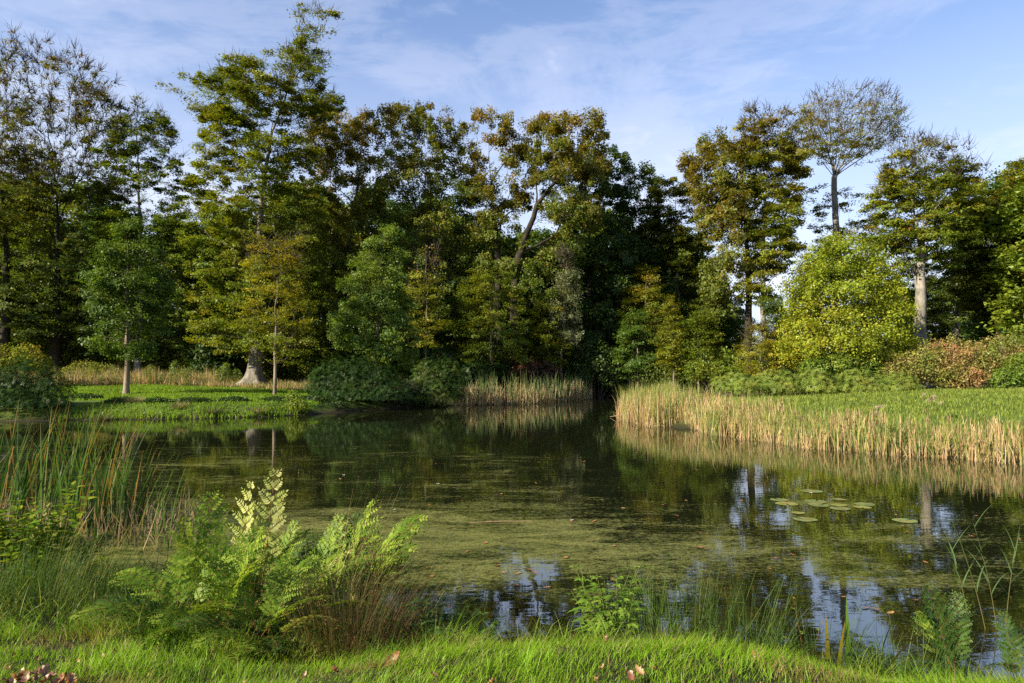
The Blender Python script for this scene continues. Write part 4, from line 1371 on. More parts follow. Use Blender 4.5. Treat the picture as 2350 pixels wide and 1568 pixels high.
# long tufts along the edge of the lawn
cen = scatter(95, -5.2, 5.0, 3.2, 5.5, lambda x, y: near_lawn(x, y) & ((shore_sd(x, y) < 1.0) | (y > 4.85)), rf)
n = 5200
ci = rf.integers(0, len(cen), n)
P2 = cen[ci, :2] + rf.normal(size=(n, 2)) * .07
B = np.stack([P2[:, 0], P2[:, 1], ground_z(P2[:, 0], P2[:, 1]) - .01], 1)
ch = (.13 + .17 * rf.random(len(cen)))[ci]
cc_ = lerp3(rf.random(len(cen)), [(0.08, 0.16, 0.012), (0.13, 0.235, 0.014), (0.19, 0.24, 0.03), (0.20, 0.17, 0.06)])[ci]
V, Q, tt, per = blades(B, ch * (.6 + .5 * rf.random(n)), rf.random(n) * 6.283, .15 + np.abs(rf.normal(size=n)) * .35, .5 + np.abs(rf.normal(size=n)) * .8, .004 + .0025 * rf.random(n), 3, face=rf.random(n) * 6.283, tip=.05)
tag(link("grass", mesh_data("grass", V, Q, M_GRASS, np.repeat(cc_ * (.7 + .6 * rf.random((n, 1))), per, 0))), kind='stuff')
# sparse rest of the lawn left, right and behind
B = scatter(16000, -9, 8, -1.0, 7.5, lambda x, y: near_lawn(x, y) & ((np.abs(x) > 5.1) | (y < 2.6)), rf)
n = len(B)
V, Q, tt, per = blades(B, .09 + .08 * rf.random(n), rf.random(n) * 6.283, .3, .5 * np.ones(n), .008, 2, face=rf.random(n) * 6.283)
tag(link("grass", mesh_data("grass", V, Q, M_GRASS, np.array((0.11, 0.20, 0.02)) * (.7 + .6 * rf.random((len(V), 1))))), kind='stuff')


# rough herbage on the slope between the lawn and the water
B = scatter(9500, -8.5, 1.2, 5.0, 9.0, lambda x, y: (shore_sd(x, y) > -.1) & ~near_lawn(x, y) & (y > 4.9), rf)
n = len(B)
cl_ = lerp3(rf.random(n), [(0.035, 0.07, 0.012), (0.06, 0.115, 0.016), (0.11, 0.17, 0.022), (0.16, 0.13, 0.05)])
V, Q, tt, per = blades(B, (.16 + .30 * rf.random(n)) * (1 + .35 * wob(B[:, 0], B[:, 1], 2.2)), rf.random(n) * 6.283, .2 + np.abs(rf.normal(size=n)) * .35, .4 + np.abs(rf.normal(size=n)) * .8, .006 + .005 * rf.random(n), 4, face=rf.random(n) * 6.283, tip=.05)
tag(link("bank_grass", mesh_data("bank_grass", V, Q, M_GRASS, np.repeat(cl_ * (.7 + .6 * rf.random((n, 1))), per, 0))), kind='stuff')
B = scatter(4600, .9, 8, 3.4, 6.2, lambda x, y: (shore_sd(x, y) > -.05) & (shore_sd(x, y) < .8), rf)
n = len(B)
cl_ = lerp3(rf.random(n), [(0.05, 0.09, 0.014), (0.08, 0.14, 0.018), (0.12, 0.18, 0.022), (0.17, 0.13, 0.05)])
V, Q, tt, per = blades(B, (.10 + .26 * rf.random(n)) * (1 + .5 * wob(B[:, 0], B[:, 1], 2.4)), rf.random(n) * 6.283, .2 + np.abs(rf.normal(size=n)) * .35, .4 + np.abs(rf.normal(size=n)) * .8, .004 + .003 * rf.random(n), 3, face=rf.random(n) * 6.283, tip=.05)
tag(link("bank_grass", mesh_data("bank_grass", V, Q, M_GRASS, np.repeat(cl_ * (.7 + .6 * rf.random((n, 1))), per, 0))), kind='stuff')


# ---- building blocks of the plants
def leaf_blade(mb, p, u, nrm, ln, w, col, droop=.2, serr=0.0):
    """a pointed leaf with a folded midrib, from p along u"""
    u = unit(u)
    w_ = unit(np.cross(nrm, u))
    nn = np.cross(u, w_)
    pts = []
    for t_, ww in ((0, .05), (.22, .42), (.48, .5), (.75, .3), (1, 0.02)):
        c_ = p + u * ln * t_ - nn * droop * ln * t_ * t_
        pts += [c_ + w_ * w * ww + nn * w * ww * .25, c_, c_ - w_ * w * ww + nn * w * ww * .25]
    F = []
    for s in range(4):
        a = s * 3
        F += [(a, a + 1, a + 4, a + 3), (a + 1, a + 2, a + 5, a + 4)]
    mb.add(pts, F, col)


def shoot(rng, base, az, ln, lean, curve, pairs, leaf, w, cols, stem_col, trif=False, r=.004, t0=.25, droop=.25, n_u=.6, alt=False):
    """a leafy stem: opposite leaves along a bent stalk"""
    mb = MB()
    d_ = np.array((math.cos(az), math.sin(az), 0))
    P = [np.zeros(3)]
    k = 9
    for s in range(k):
        a = lean + curve * (s / k) ** 1.4
        P.append(P[-1] + (d_ * math.sin(a) + np.array((0, 0, math.cos(a)))) * ln / k)
    P = np.array(P)
    V, Q = tube(P, np.linspace(r, r * .4, len(P)), 4)
    mb.add(V, Q, stem_col)
    T = unit(np.gradient(P, axis=0))
    for q in range(pairs):
        t_ = t0 + (1 - t0) * (q + .5) / pairs
        f_ = t_ * k
        i_ = min(int(f_), k - 1)
        p = P[i_] + (P[i_ + 1] - P[i_]) * (f_ - i_)
        th = q * 1.571 + rng.random() * .8
        for sgn in ((0,) if alt else (0, math.pi)):
            t2 = th + sgn + (q * 2.4 if alt else 0)
            out_d = np.array((math.cos(t2), math.sin(t2), 0))
            u = unit(out_d * 1.0 + T[i_] * n_u)
            size = leaf * (1.15 - .75 * abs(t_ - .45)) * (.75 + .5 * rng.random()) * (1 if t_ < .9 else .6)
            col = lerp3([rng.random()], cols)[0] * (.8 + .4 * rng.random())
            if trif:
                pe = p + u * size * .45
                V, Q = tube([p, pe], [r * .35, r * .3], 3)
                mb.add(V, Q, stem_col)
                for da, sc in ((0, 1), (.95, .75), (-.95, .75)):
                    c_, s_ = math.cos(da), math.sin(da)
                    u2 = np.array((u[0] * c_ - u[1] * s_, u[0] * s_ + u[1] * c_, u[2] * .6 - .1))
                    leaf_blade(mb, pe, u2, np.array((0, 0, 1.0)) + rng.normal(size=3) * .25, size * sc, w * size * sc, col, droop)
            else:
                leaf_blade(mb, p, u, np.array((0, 0, 1.0)) + rng.normal(size=3) * .25, size, w * size, col, droop)
    return mb


def fern_frond(rng, ln, e0, e1, pairs=8, plen=.26, leaflet=.052, lw=.30, cols=None, rachis=(0.20, 0.10, 0.03), roll=0.0, pinna_droop=.25, stalk=.32, n_leaf=9):
    """a royal fern frond: stalk, opposite pinnae, each with oblong leaflets; in the x-z plane, growing along +x and up"""
    mb = MB()
    k = 16
    P = [np.zeros(3)]
    for s in range(k):
        a = e0 + (e1 - e0) * (s / k) ** 1.5
        P.append(P[-1] + np.array((math.cos(a), 0.03 * math.sin(s * .7), math.sin(a))) * ln / k)
    P = np.array(P)
    V, Q = tube(P, np.linspace(.0042, .0014, len(P)), 4)
    mb.add(V, Q, rachis)
    T = unit(np.gradient(P, axis=0))
    S0 = np.array((0, 1.0, 0))
    for q in range(pairs):
        t_ = stalk + (1 - stalk) * (q + .4) / pairs
        f_ = t_ * k
        i_ = min(int(f_), k - 1)
        p = P[i_] + (P[i_ + 1] - P[i_]) * (f_ - i_)
        tan = T[i_]
        S = S0 * math.cos(roll) + np.cross(tan, S0) * math.sin(roll)
        nrm = np.cross(S, tan)
        if nrm[2] < 0 and abs(nrm[2]) > .3:
            nrm = -nrm
        prof = math.sin(math.pi * (.22 + .74 * (q + .5) / pairs)) ** .7
        for sg in (-1, 1):
            ang = .95 - .25 * q / pairs + rng.normal() * .07
            u = unit(S * sg * math.sin(ang) + tan * math.cos(ang) + nrm * rng.normal() * .12)
            L_ = plen * prof * (.9 + .2 * rng.random())
            m = max(3, int(n_leaf * prof))
            col_p = lerp3([rng.random()], cols)[0] * (.85 + .3 * rng.random())
            w_ = unit(np.cross(nrm, u))
            cs, us, ws, sz = [], [], [], []
            for j in range(m + 1):
                tj = (j + .6) / (m + .6)
                c_ = p + u * L_ * tj - nrm * pinna_droop * L_ * tj * tj
                uu = unit(u - nrm * 2 * pinna_droop * tj)
                for s2 in ((-1, 1) if j < m else (0,)):
                    dr = unit(w_ * s2 * 1.0 + uu * (.45 if s2 else 1) + nrm * rng.normal() * .13)
                    cs.append(c_); us.append(dr); ws.append(unit(np.cross(nrm + rng.normal(size=3) * .12, dr)))
                    sz.append(leaflet * (1.08 - .5 * tj) * (.6 + .4 * prof) * (.85 + .3 * rng.random()))
            cs, us, ws = np.array(cs), np.array(us), np.array(ws)
            sz = np.array(sz)[:, None]
            nl = len(cs)
            V = np.empty((nl, 6, 3))
            V[:, 0] = cs
            V[:, 1] = cs + us * sz * .30 + ws * sz * lw * .5
            V[:, 2] = cs + us * sz * .75 + ws * sz * lw * .46
            V[:, 3] = cs + us * sz * 1.0
            V[:, 4] = cs + us * sz * .75 - ws * sz * lw * .46
            V[:, 5] = cs + us * sz * .30 - ws * sz * lw * .5
            ix = np.arange(nl)[:, None] * 6
            F = np.concatenate([ix + np.array([[0, 1, 2, 3]]), ix + np.array([[0, 3, 4, 5]])])
            mb.add(V, F, np.repeat(np.clip(col_p * (.85 + .3 * rng.random((nl, 1))), 0, 1), 6, 0))
            V, Q = tube([p, p + u * L_ * .5 - nrm * pinna_droop * L_ * .25, p + u * L_ * .97 - nrm * pinna_droop * L_ * .94], [.0014, .001, .0005], 3)
            mb.add(V, Q, np.array(rachis) * .9)
    return mb


FERN_G = [(0.085, 0.160, 0.016), (0.14, 0.225, 0.022), (0.22, 0.30, 0.035)]
FERN_Y = [(0.24, 0.29, 0.06), (0.33, 0.36, 0.10), (0.42, 0.43, 0.16)]
FERN_D = [(0.030, 0.068, 0.014), (0.045, 0.092, 0.017), (0.068, 0.12, 0.022)]
fern_cache = {}


def fern_mesh(kind, v):
    if (kind, v) not in fern_cache:
        r_ = np.random.default_rng(900 + v * 7 + len(kind))
        c_ = {'g': FERN_G, 'y': FERN_Y, 'd': FERN_D}[kind]
        e0, e1 = [(1.45, 1.05), (1.25, .35), (1.0, -.25), (.75, -.15), (1.5, 1.25), (.55, -.35)][v]
        fern_cache[(kind, v)] = fern_frond(r_, 1.0, e0, e1, 9 if v < 4 else 8, .125 if kind == 'y' else .185, .042 if kind == 'y' else .052, .40, c_, roll=r_.normal() * .25, pinna_droop=.15 + .25 * r_.random()).data("frond", M_FERN)
    return fern_cache[(kind, v)]


def fern(name, label, loc, fronds, group=None, cat="fern"):
    """fronds: rows (length, azimuth in degrees, shape 0-5, colour kind)"""
    r_ = thing(name, label, cat, loc, group)
    for ln, az_, v, kc in fronds:
        f_ = link("frond", fern_mesh(kc, v), r_, (rf.normal() * .05, rf.normal() * .05, -.03))
        f_.rotation_euler = (rf.normal() * .12, rf.normal() * .08, math.radians(az_))
        f_.scale = (ln, ln, ln)
    return r_


def spot(px, py, z):
    p = on(px, py, z)
    p[2] = min(gz(p[0], p[1]), z + .25) if gz(p[0], p[1]) > 0 else -.02
    return p


# ---- the royal fern in the middle of the left bank
p0 = spot(575, 1400, .30)
fern("royal_fern", "tall royal fern with pale upright sunlit fronds on the near bank", p0,
     [(1.42, 95, 4, 'y'), (1.30, 60, 4, 'y'), (1.18, 20, 0, 'y'), (1.05, 150, 0, 'g'), (1.0, 200, 1, 'g'), (.95, 100, 1, 'g'), (1.05, 30, 1, 'g'), (.8, 320, 3, 'y'), (.85, 290, 2, 'g'), (.8, 250, 2, 'g'),
      (.9, 215, 3, 'g'), (.75, 180, 2, 'g'), (.75, 350, 2, 'g'), (.8, 10, 1, 'g'), (.85, 130, 1, 'g'), (.7, 270, 5, 'g'), (.75, 235, 5, 'g'), (.7, 305, 5, 'g')])
p0 = spot(455, 1405, .32)
fern("royal_fern", "low spreading royal fern reaching out over the grass left of the tall one", p0,
     [(.85, 200, 2, 'g'), (.9, 225, 2, 'd'), (.8, 250, 5, 'g'), (.8, 180, 5, 'd'), (.75, 285, 5, 'g'), (1.15, 115, 4, 'g'), (.95, 160, 0, 'g'), (.75, 320, 2, 'd'), (.7, 210, 5, 'g'), (.9, 240, 3, 'd')])
p0 = spot(770, 1410, .3)
fern("royal_fern", "royal fern leaning out over the duckweed behind the rush tussock", p0,
     [(1.25, 70, 1, 'g'), (1.3, 30, 1, 'g'), (1.25, 10, 1, 'g'), (1.2, 20, 2, 'y'), (1.15, 350, 1, 'g'), (1.2, 48, 0, 'g'), (.95, 345, 2, 'g'), (1.1, 100, 0, 'd'), (1.0, 50, 1, 'y'), (.9, 20, 2, 'g'), (.9, 120, 1, 'g'), (.95, 355, 1, 'd'), (.8, 330, 2, 'd'), (1.05, 85, 0, 'g')])
p0 = spot(690, 1425, .38)
fern("royal_fern", "bright royal fern whose fronds arch over the front of the rush tussock", p0,
     [(.95, 10, 2, 'y'), (.9, 330, 2, 'g'), (.85, 290, 2, 'g'), (.9, 40, 1, 'g'), (1.0, 350, 1, 'y'), (.8, 260, 5, 'g'), (.95, 90, 0, 'g'), (.9, 140, 1, 'g'), (.8, 310, 3, 'g'), (.85, 15, 1, 'g'), (.8, 240, 2, 'g')])
p0 = spot(520, 1425, .42)
fern("royal_fern", "bright leafy royal fern in front of the tall pale fronds", p0,
     [(.8, 270, 3, 'g'), (.85, 300, 2, 'g'), (.8, 240, 2, 'g'), (.9, 330, 1, 'g'), (.9, 200, 1, 'g'), (.95, 90, 1, 'g'), (.9, 50, 0, 'g'), (.85, 140, 0, 'g'), (.75, 285, 5, 'y'), (.8, 255, 1, 'g'), (.7, 345, 5, 'd')])
p0 = spot(430, 1432, .48)
fern("royal_fern", "low blue green royal fern lying flat over the lawn edge on the left", p0,
     [(.8, 195, 2, 'd'), (.85, 215, 2, 'g'), (.75, 240, 5, 'd'), (.8, 265, 5, 'g'), (.75, 180, 5, 'd'), (.7, 290, 5, 'g'), (.85, 160, 2, 'g'), (.8, 320, 2, 'g'), (.8, 100, 1, 'g'), (.8, 60, 1, 'g'), (.7, 225, 3, 'y')])
p0 = spot(600, 1440, .5)
fern("royal_fern", "low royal fern at the lawn edge below the tall pale fronds", p0,
     [(.75, 270, 5, 'g'), (.7, 300, 5, 'd'), (.8, 330, 2, 'y'), (.75, 240, 2, 'g'), (.8, 0, 2, 'g'), (.75, 200, 2, 'd'), (.8, 90, 1, 'g'), (.8, 40, 1, 'g'), (.8, 140, 1, 'g'), (.7, 285, 3, 'g')])
p0 = spot(640, 1380, .2)
fern("royal_fern", "bushy green royal fern filling the gap right of the tall one", p0,
     [(.95, 80, 0, 'g'), (.9, 40, 1, 'g'), (.85, 0, 1, 'g'), (.9, 120, 1, 'g'), (.85, 300, 2, 'g'), (.8, 340, 3, 'g'), (.8, 265, 3, 'g'), (.95, 60, 1, 'd'), (.8, 20, 3, 'y'), (.8, 170, 2, 'g')])
p0 = spot(55, 1345, .15)
fern("royal_fern", "yellow green fern under the bush at the left edge", p0,
     [(.9, 80, 1, 'y'), (.85, 40, 1, 'g'), (.9, 10, 2, 'g'), (.8, 330, 2, 'g'), (.9, 120, 1, 'g'), (.8, 160, 1, 'g'), (.8, 200, 2, 'g'), (.9, 60, 0, 'y'), (.75, 300, 3, 'g')])
p0 = spot(180, 1325, .1)
fern("royal_fern", "small green fern between the left hand rushes", p0, [(.7, 80, 1, 'd'), (.7, 20, 2, 'g'), (.65, 140, 1, 'd'), (.6, 320, 2, 'g'), (.6, 200, 2, 'g'), (.65, 50, 0, 'g')])
p0 = spot(2190, 1572, .10)
fern("royal_fern", "dark royal fern in the bottom right corner", p0, [(.80, 95, 4, 'd'), (.72, 60, 0, 'd'), (.66, 130, 1, 'd'), (.6, 30, 1, 'd'), (.55, 180, 1, 'd'), (.62, 80, 1, 'g'), (.5, 350, 2, 'd'), (.5, 210, 2, 'd')])
p0 = spot(2300, 1580, .10)
fern("royal_fern", "grey green royal fern cut by the right hand bottom corner", p0, [(.62, 80, 0, 'd'), (.55, 30, 1, 'd'), (.55, 130, 1, 'd'), (.5, 350, 2, 'd'), (.55, 160, 2, 'd'), (.5, 300, 2, 'd')])
p0 = spot(1590, 1525, .08)
fern("royal_fern", "small fern half hidden in the rushes right of the leafy plant", p0, [(.42, 90, 1, 'g'), (.4, 30, 2, 'd'), (.4, 150, 2, 'd'), (.36, 330, 2, 'g'), (.36, 210, 2, 'd')])

# ---- cattails standing in the water at the left
CAT_G = [(0.030, 0.072, 0.016), (0.050, 0.105, 0.020), (0.085, 0.145, 0.026)]
cat_rows = [(-30, 1205, 1.75), (20, 1225, 1.7), (60, 1200, 1.75), (95, 1230, 1.75), (130, 1215, 1.8), (160, 1240, 1.75), (190, 1210, 1.85), (220, 1235, 1.75), (250, 1215, 1.85), (280, 1230, 1.55), (310, 1200, 1.6),
            (-80, 1230, 1.7), (110, 1190, 1.9), (40, 1185, 1.8), (175, 1190, 1.9), (235, 1195, 1.8), (0, 1190, 1.8)]
CAT_LAB = ["tall green cattail cut by the left edge, in front", "tall green cattail just behind the yellow green bush", "second tall cattail from the left bush", "broad green cattail with browning tips right of the bush", "cattail in the left middle of the stand",
           "front cattail in the middle of the stand", "cattail in the centre of the stand with arched brown blades", "front cattail right of the centre of the stand", "tall cattail in the right third of the stand", "front cattail near the right end of the stand", "last tall cattail at the right end of the stand",
           "cattail mostly outside the left edge", "back row cattail in the centre of the stand", "back row cattail above the yellow green bush", "back row cattail right of the centre of the stand", "back row cattail near the right end of the stand", "back row cattail at the left edge"]
for k_, (px_, py_2, hh) in enumerate(cat_rows):
    p0 = on(px_, py_2, 0)
    p0[2] = -.12
    where = ["at the left edge", "behind the yellow green bush", "near the left edge", "in the thick of the stand", "in the middle of the stand", "towards the front of the stand", "in the right half of the stand", "at the front of the stand"][k_ % 8]
    r_ = thing("cattail", CAT_LAB[k_], "cattail", p0, "cattails standing in the water at the left")
    nb = 14
    for q in range(nb):
        browned = rf.random() < .15
        az_ = rf.random() * 6.283
        off = np.array((math.cos(az_), math.sin(az_), 0)) * (.03 + .10 * rf.random())
        hq = hh * 1.14 * (.62 + .45 * rf.random())
        kk_ = (.62 + .2 * rf.random(), 1.0 + .9 * rf.random()) if rf.random() < .25 else None
        V, Q, tt, per = blades(off[None, :], [hq], [az_ if rf.random() < .6 else 0.3], [.05 + .12 * rf.random()], [.10 + .45 * rf.random() ** 2], [.020 + .012 * rf.random()], 7, face=[rf.random() * 6.283], tip=.06, kink=kk_)
        col = lerp3([rf.random()], CAT_G)[0]
        tipc = np.array((0.20, 0.12, 0.04)) if not browned else np.array((0.22, 0.12, 0.035))
        if browned:
            col = np.array((0.16, 0.115, 0.03))
        f_ = smooth((tt - (.70 if not browned else .2)) / .35)[:, None] * (.85 if rf.random() < .55 else .25)
        link("blade", mesh_data("blade", V, Q, M_BLADE, col * (1 - f_) + tipc * f_), r_)
# the loose group of cattails right of the stand
for k_, (px_, py_2, hh, lab) in enumerate([(385, 1262, 1.35, "cattail with long arching blades right of the left hand stand"), (440, 1285, 1.05, "short green cattail behind the left hand side of the tall fern"), (480, 1290, .95, "short green cattail half hidden by the tall fern"), (345, 1235, 1.45, "thin cattail at the right end of the left hand stand")]):
    p0 = on(px_, py_2, 0)
    p0[2] = -.1
    r_ = thing("cattail", lab, "cattail", p0, "cattails standing in the water at the left")
    for q in range(8):
        az_ = rf.normal() * .6
        off = np.array((rf.normal() * .09, rf.normal() * .09, 0))
        V, Q, tt, per = blades(off[None, :], [hh * (.6 + .5 * rf.random())], [az_], [.12 + .15 * rf.random()], [.25 + .5 * rf.random()], [.016 + .008 * rf.random()], 8, face=[rf.random() * 6.283], tip=.05, kink=(.7, 1.3) if rf.random() < .2 else None)
        col = lerp3([.4 + .6 * rf.random()], CAT_G)[0]
        f_ = smooth((tt - .8) / .3)[:, None] * .6
        link("blade", mesh_data("blade", V, Q, M_BLADE, col * (1 - f_) + np.array((0.2, 0.12, .04)) * f_), r_)
# dead leaves at the foot of the stand
B = np.array([on(px_, py_2, 0) for px_, py_2 in zip(rf.uniform(-60, 470, 420), rf.uniform(1185, 1262, 420))])
B[:, 2] = -.03
n = len(B)
V, Q, tt, per = blades(B, .35 + .45 * rf.random(n), rf.random(n) * 6.283, rf.normal(size=n) * .6, rf.normal(size=n) * .9, .012 + .008 * rf.random(n), 4, face=rf.random(n) * 6.283)
tag(link("dead_reed_leaves", mesh_data("dead_reed_leaves", V, Q, M_BLADE, np.repeat(np.array((0.24, 0.175, 0.11)) * (.5 + .8 * rf.random((n, 1))), per, 0))), kind='stuff')

# ---- yellow green bush at the left edge
p0 = spot(25, 1335, .2)
r_ = thing("leafy_bush", "yellow green leafy bush at the left edge before the cattails", "bush", p0)
for q in range(36):
    az_ = rf.random() * 6.283
    mb = shoot(rf, None, az_, 1.2 * (.6 + .5 * rf.random()), .12 + .35 * rf.random(), .4 * rf.random(), 9, .11, .55, [(0.08, 0.16, 0.016), (0.14, 0.23, 0.018), (0.26, 0.28, 0.02)], (0.12, 0.12, 0.04), r=.005, t0=.35, alt=False)
    mb.build("shoot", M_FERN, r_).location = (rf.normal() * .22, rf.normal() * .14, 0)


# ---- rush tussocks
def tussock(name, label, loc, n, h0, h1, spread, cols, lean, curve, w=.0028, cat="rushes", az0=None, az_s=9.0, seeds=0, group=None, mat=None, r0=.16):
    rng = rf
    r_ = thing(name, label, cat, loc, group)
    rad = r0 * np.sqrt(rng.random(n))
    th = rng.random(n) * 6.283
    B = np.stack([rad * np.cos(th), rad * np.sin(th), np.full(n, -.05)], 1)
    az = th + rng.normal(size=n) * .5 if az0 is None else az0 + rng.normal(size=n) * az_s
    ln_ = np.abs(rng.normal(size=n)) * lean + rad / r0 * lean * .6
    h = h0 + (h1 - h0) * rng.random(n)
    V, Q, tt, per = blades(B, h, az, ln_, np.abs(rng.normal(size=n)) * curve, w, 6, face=rng.random(n) * 6.283, tip=.25)
    V2, Q2, _, _ = blades(B, h, az, ln_, np.zeros(n), w, 1, face=0)
    c_ = lerp3(rng.random(n), cols) * (.7 + .6 * rng.random(n))[:, None]
    o_ = link("stem_mass", mesh_data("stem_mass", V, Q, mat or M_BLADE, np.repeat(c_, per, 0)), r_)
    tag(o_, kind='stuff')
    if seeds:
        mb = MB()
        Vr = V.reshape(n, -1, 3)
        for q in rng.integers(0, n, seeds):
            c0 = Vr[q, 9] if Vr.shape[1] > 9 else Vr[q, -1]
            P_ = c0 + rng.normal(size=(9, 3)) * .009
            Vl, Ql = leaf_cards(P_, rng.normal(size=(9, 3)), .016, .6, rng)
            mb.add(Vl, Ql, (0.16, 0.085, 0.035))
        tag(mb.build("seed_heads", M_BLADE, r_), kind='stuff')
    return r_


RUSH_G = [(0.030, 0.065, 0.012), (0.05, 0.095, 0.016), (0.10, 0.14, 0.03)]
RUSH_M = [(0.035, 0.065, 0.015), (0.06, 0.075, 0.02), (0.13, 0.085, 0.035), (0.08, 0.045, 0.02)]
RUSH_B = [(0.09, 0.05, 0.022), (0.16, 0.095, 0.042), (0.06, 0.036, 0.018)]
tussock("rush_tussock", "big green and brown rush tussock in front of the leaning fern", spot(790, 1468, .42), 560, .4, .95, .2, RUSH_M, .26, .6, seeds=40, r0=.28, w=.0034)
tussock("rush_tussock", "brown drooping rush tussock at the water's edge right of the ferns", spot(850, 1462, .35), 620, .35, .8, .2, RUSH_B, .5, .75, r0=.26, w=.0034)
tussock("rush_tussock", "dark sweeping rushes leaning right over the water", spot(890, 1440, .22), 120, .7, 1.25, .2, RUSH_G, .5, .5, az0=.1, az_s=.35, seeds=14, r0=.14, w=.003)
tussock("rush_tussock", "tall thin straw rushes rising above the leaning fern", spot(745, 1440, .35), 70, 1.0, 1.45, .2, [(0.16, 0.15, .05), (.27, .19, .09)], .34, .28, az0=.5, az_s=.35, seeds=22, r0=.12, w=.0035)
tussock("rush_tussock", "green rush tussock at the left edge of the near bank", spot(60, 1385, .32), 300, .4, .85, .2, RUSH_G, .22, .35, az0=.3, az_s=.8, r0=.3, w=.0036)
tussock("rush_tussock", "dense green rush tussock left of the low fern", spot(190, 1395, .36), 330, .4, .85, .2, RUSH_G, .25, .35, az0=.4, az_s=.8, r0=.32, w=.0036)
tussock("rush_tussock", "sparse green rushes between the left tussocks and the low fern", spot(320, 1392, .36), 150, .35, .75, .2, RUSH_M, .28, .4, r0=.26, w=.0034)
tussock("rush_tussock", "few stems coloured sunlit bright among the left hand rushes", spot(170, 1375, .34), 46, .5, .95, .2, [(0.20, 0.20, .07), (.34, .26, .12)], .3, .25, az0=.3, az_s=.5, r0=.4, w=.005)  # sunlight on single stems, put into their bright colour
tussock("rush_tussock", "thin upright rushes right of the leafy plant", spot(1500, 1512, .22), 150, .4, .95, .2, RUSH_G, .15, .25, r0=.18, w=.005)
tussock("rush_tussock", "fine green rushes left of the drooping bare sprig", spot(1590, 1525, .18), 190, .35, .95, .2, RUSH_G, .17, .3, r0=.26, w=.005)
tussock("rush_tussock", "fine green rushes beside the thin sprig", spot(1705, 1540, .2), 190, .35, .85, .2, RUSH_G, .2, .35, r0=.28, w=.005)
tussock("rush_tussock", "dark thin rushes among the iris blades", spot(1880, 1562, .2), 170, .25, .65, .2, RUSH_G, .25, .4, r0=.34, w=.0048)
tussock("rush_tussock", "dark thin rushes left of the corner fern", spot(2060, 1575, .2), 140, .2, .55, .2, RUSH_G, .25, .4, r0=.32, w=.0048)
tussock("straw_tussock", "straw coloured dead stems at the foot of the tall fern", spot(545, 1405, .34), 160, .25, .6, .2, [(0.26, 0.16, .08), (.36, .24, .13)], .25, .5, r0=.16, w=.005, cat="dead stems")
tussock("straw_tussock", "pile of tan dead stems at the foot of the brown rushes", spot(900, 1470, .36), 220, .2, .55, .2, [(0.16, 0.11, .06), (.27, .19, .11)], .8, .6, r0=.26, w=.004, cat="dead stems")

# ---- leafy plant at the water's edge, right of the middle
p0 = spot(1405, 1492, .18)
r_ = thing("bur_marigold", "bright green leafy plant with toothed leaves at the water's edge", "plant", p0)
for q in range(27):
    az_ = rf.random() * 6.283
    mb = shoot(rf, None, az_, .95 * (.5 + .5 * rf.random()), .08 + .35 * rf.random(), .15 + .4 * rf.random(), 5, .085, .36, [(0.09, 0.18, 0.022), (0.14, 0.24, 0.028), (0.22, 0.29, 0.05)], (0.18, 0.22, 0.05), trif=True, r=.0045, t0=.35, droop=.35)
    mb.build("shoot", M_FERN, r_).location = (rf.normal() * .07, rf.normal() * .06, -.03)
for q in range(7):
    V, Q, tt, per = blades(np.array([(.02 + rf.normal() * .05, rf.normal() * .04, -.03)]), [.28 + .22 * rf.random()], [2.6 + rf.normal() * .5], [.15 + .3 * rf.random()], [.1], [.016 + .008 * rf.random()], 4, face=[rf.random() * 6.283], tip=.5)
    link("dead_stalk", mesh_data("dead_stalk", V, Q, M_BLADE, np.array((0.30, 0.185, 0.09)) * (.7 + .5 * rf.random())), r_)
# ---- nettles and brambles at the water's edge, middle
for lab, px_, py_2, z_, nn_, L_ in [("dark green nettles beside the brown rushes at the water's edge", 990, 1470, .3, 14, .55), ("dark green nettles trailing into the water before the brown rushes", 1075, 1490, .2, 12, .45),
                                    ("small bramble sprawling on the lawn edge left of the leafy plant", 1280, 1500, .2, 9, .28), ("dark green weeds climbing through the left hand rushes", 240, 1385, .3, 12, .5), ("pale green weeds at the foot of the thin sprig", 1690, 1545, .15, 9, .3), ("dark dock leaves between the iris blades", 1930, 1565, .2, 8, .28),
                                    ("leafy weeds under the tall pale fern", 600, 1420, .35, 14, .55), ("dark nettles under the leaning fern", 700, 1430, .3, 14, .6), ("dark green weeds left of the tall fern", 390, 1372, .25, 12, .5), ("low green weeds at the left edge under the fern", 20, 1372, .28, 12, .5)]:
    p0 = spot(px_, py_2, z_)
    r_ = thing("nettle", lab, "weeds", p0)
    for q in range(nn_):
        mb = shoot(rf, None, rf.random() * 6.283, L_ * (.6 + .6 * rf.random()), .2 + .5 * rf.random(), .3 + .5 * rf.random(), 6, .075, .48, [(0.028, 0.060, 0.016), (0.045, 0.090, 0.022), (0.07, 0.12, 0.03)], (0.07, 0.08, 0.03), r=.003, t0=.15, droop=.3)
        mb.build("shoot", M_FERN, r_).location = (rf.normal() * .12, rf.normal() * .08, -.03)
# ---- thin sprig with a few round leaves
p0 = spot(1850, 1548, .18)
r_ = thing("alder_sprig", "thin sprig with a few round yellow green leaves", "sprig", p0)
for q, (az_, L_, le) in enumerate([(2.4, .62, .10), (.4, .45, .35), (3.0, .4, .4), (.2, .3, .6)]):
    shoot(rf, None, az_, L_, le, .15, 4, .045, .75, [(0.16, 0.22, 0.03), (0.24, 0.24, 0.04)], (0.20, 0.10, 0.04), r=.003, t0=.45, alt=True).build("shoot", M_FERN, r_)


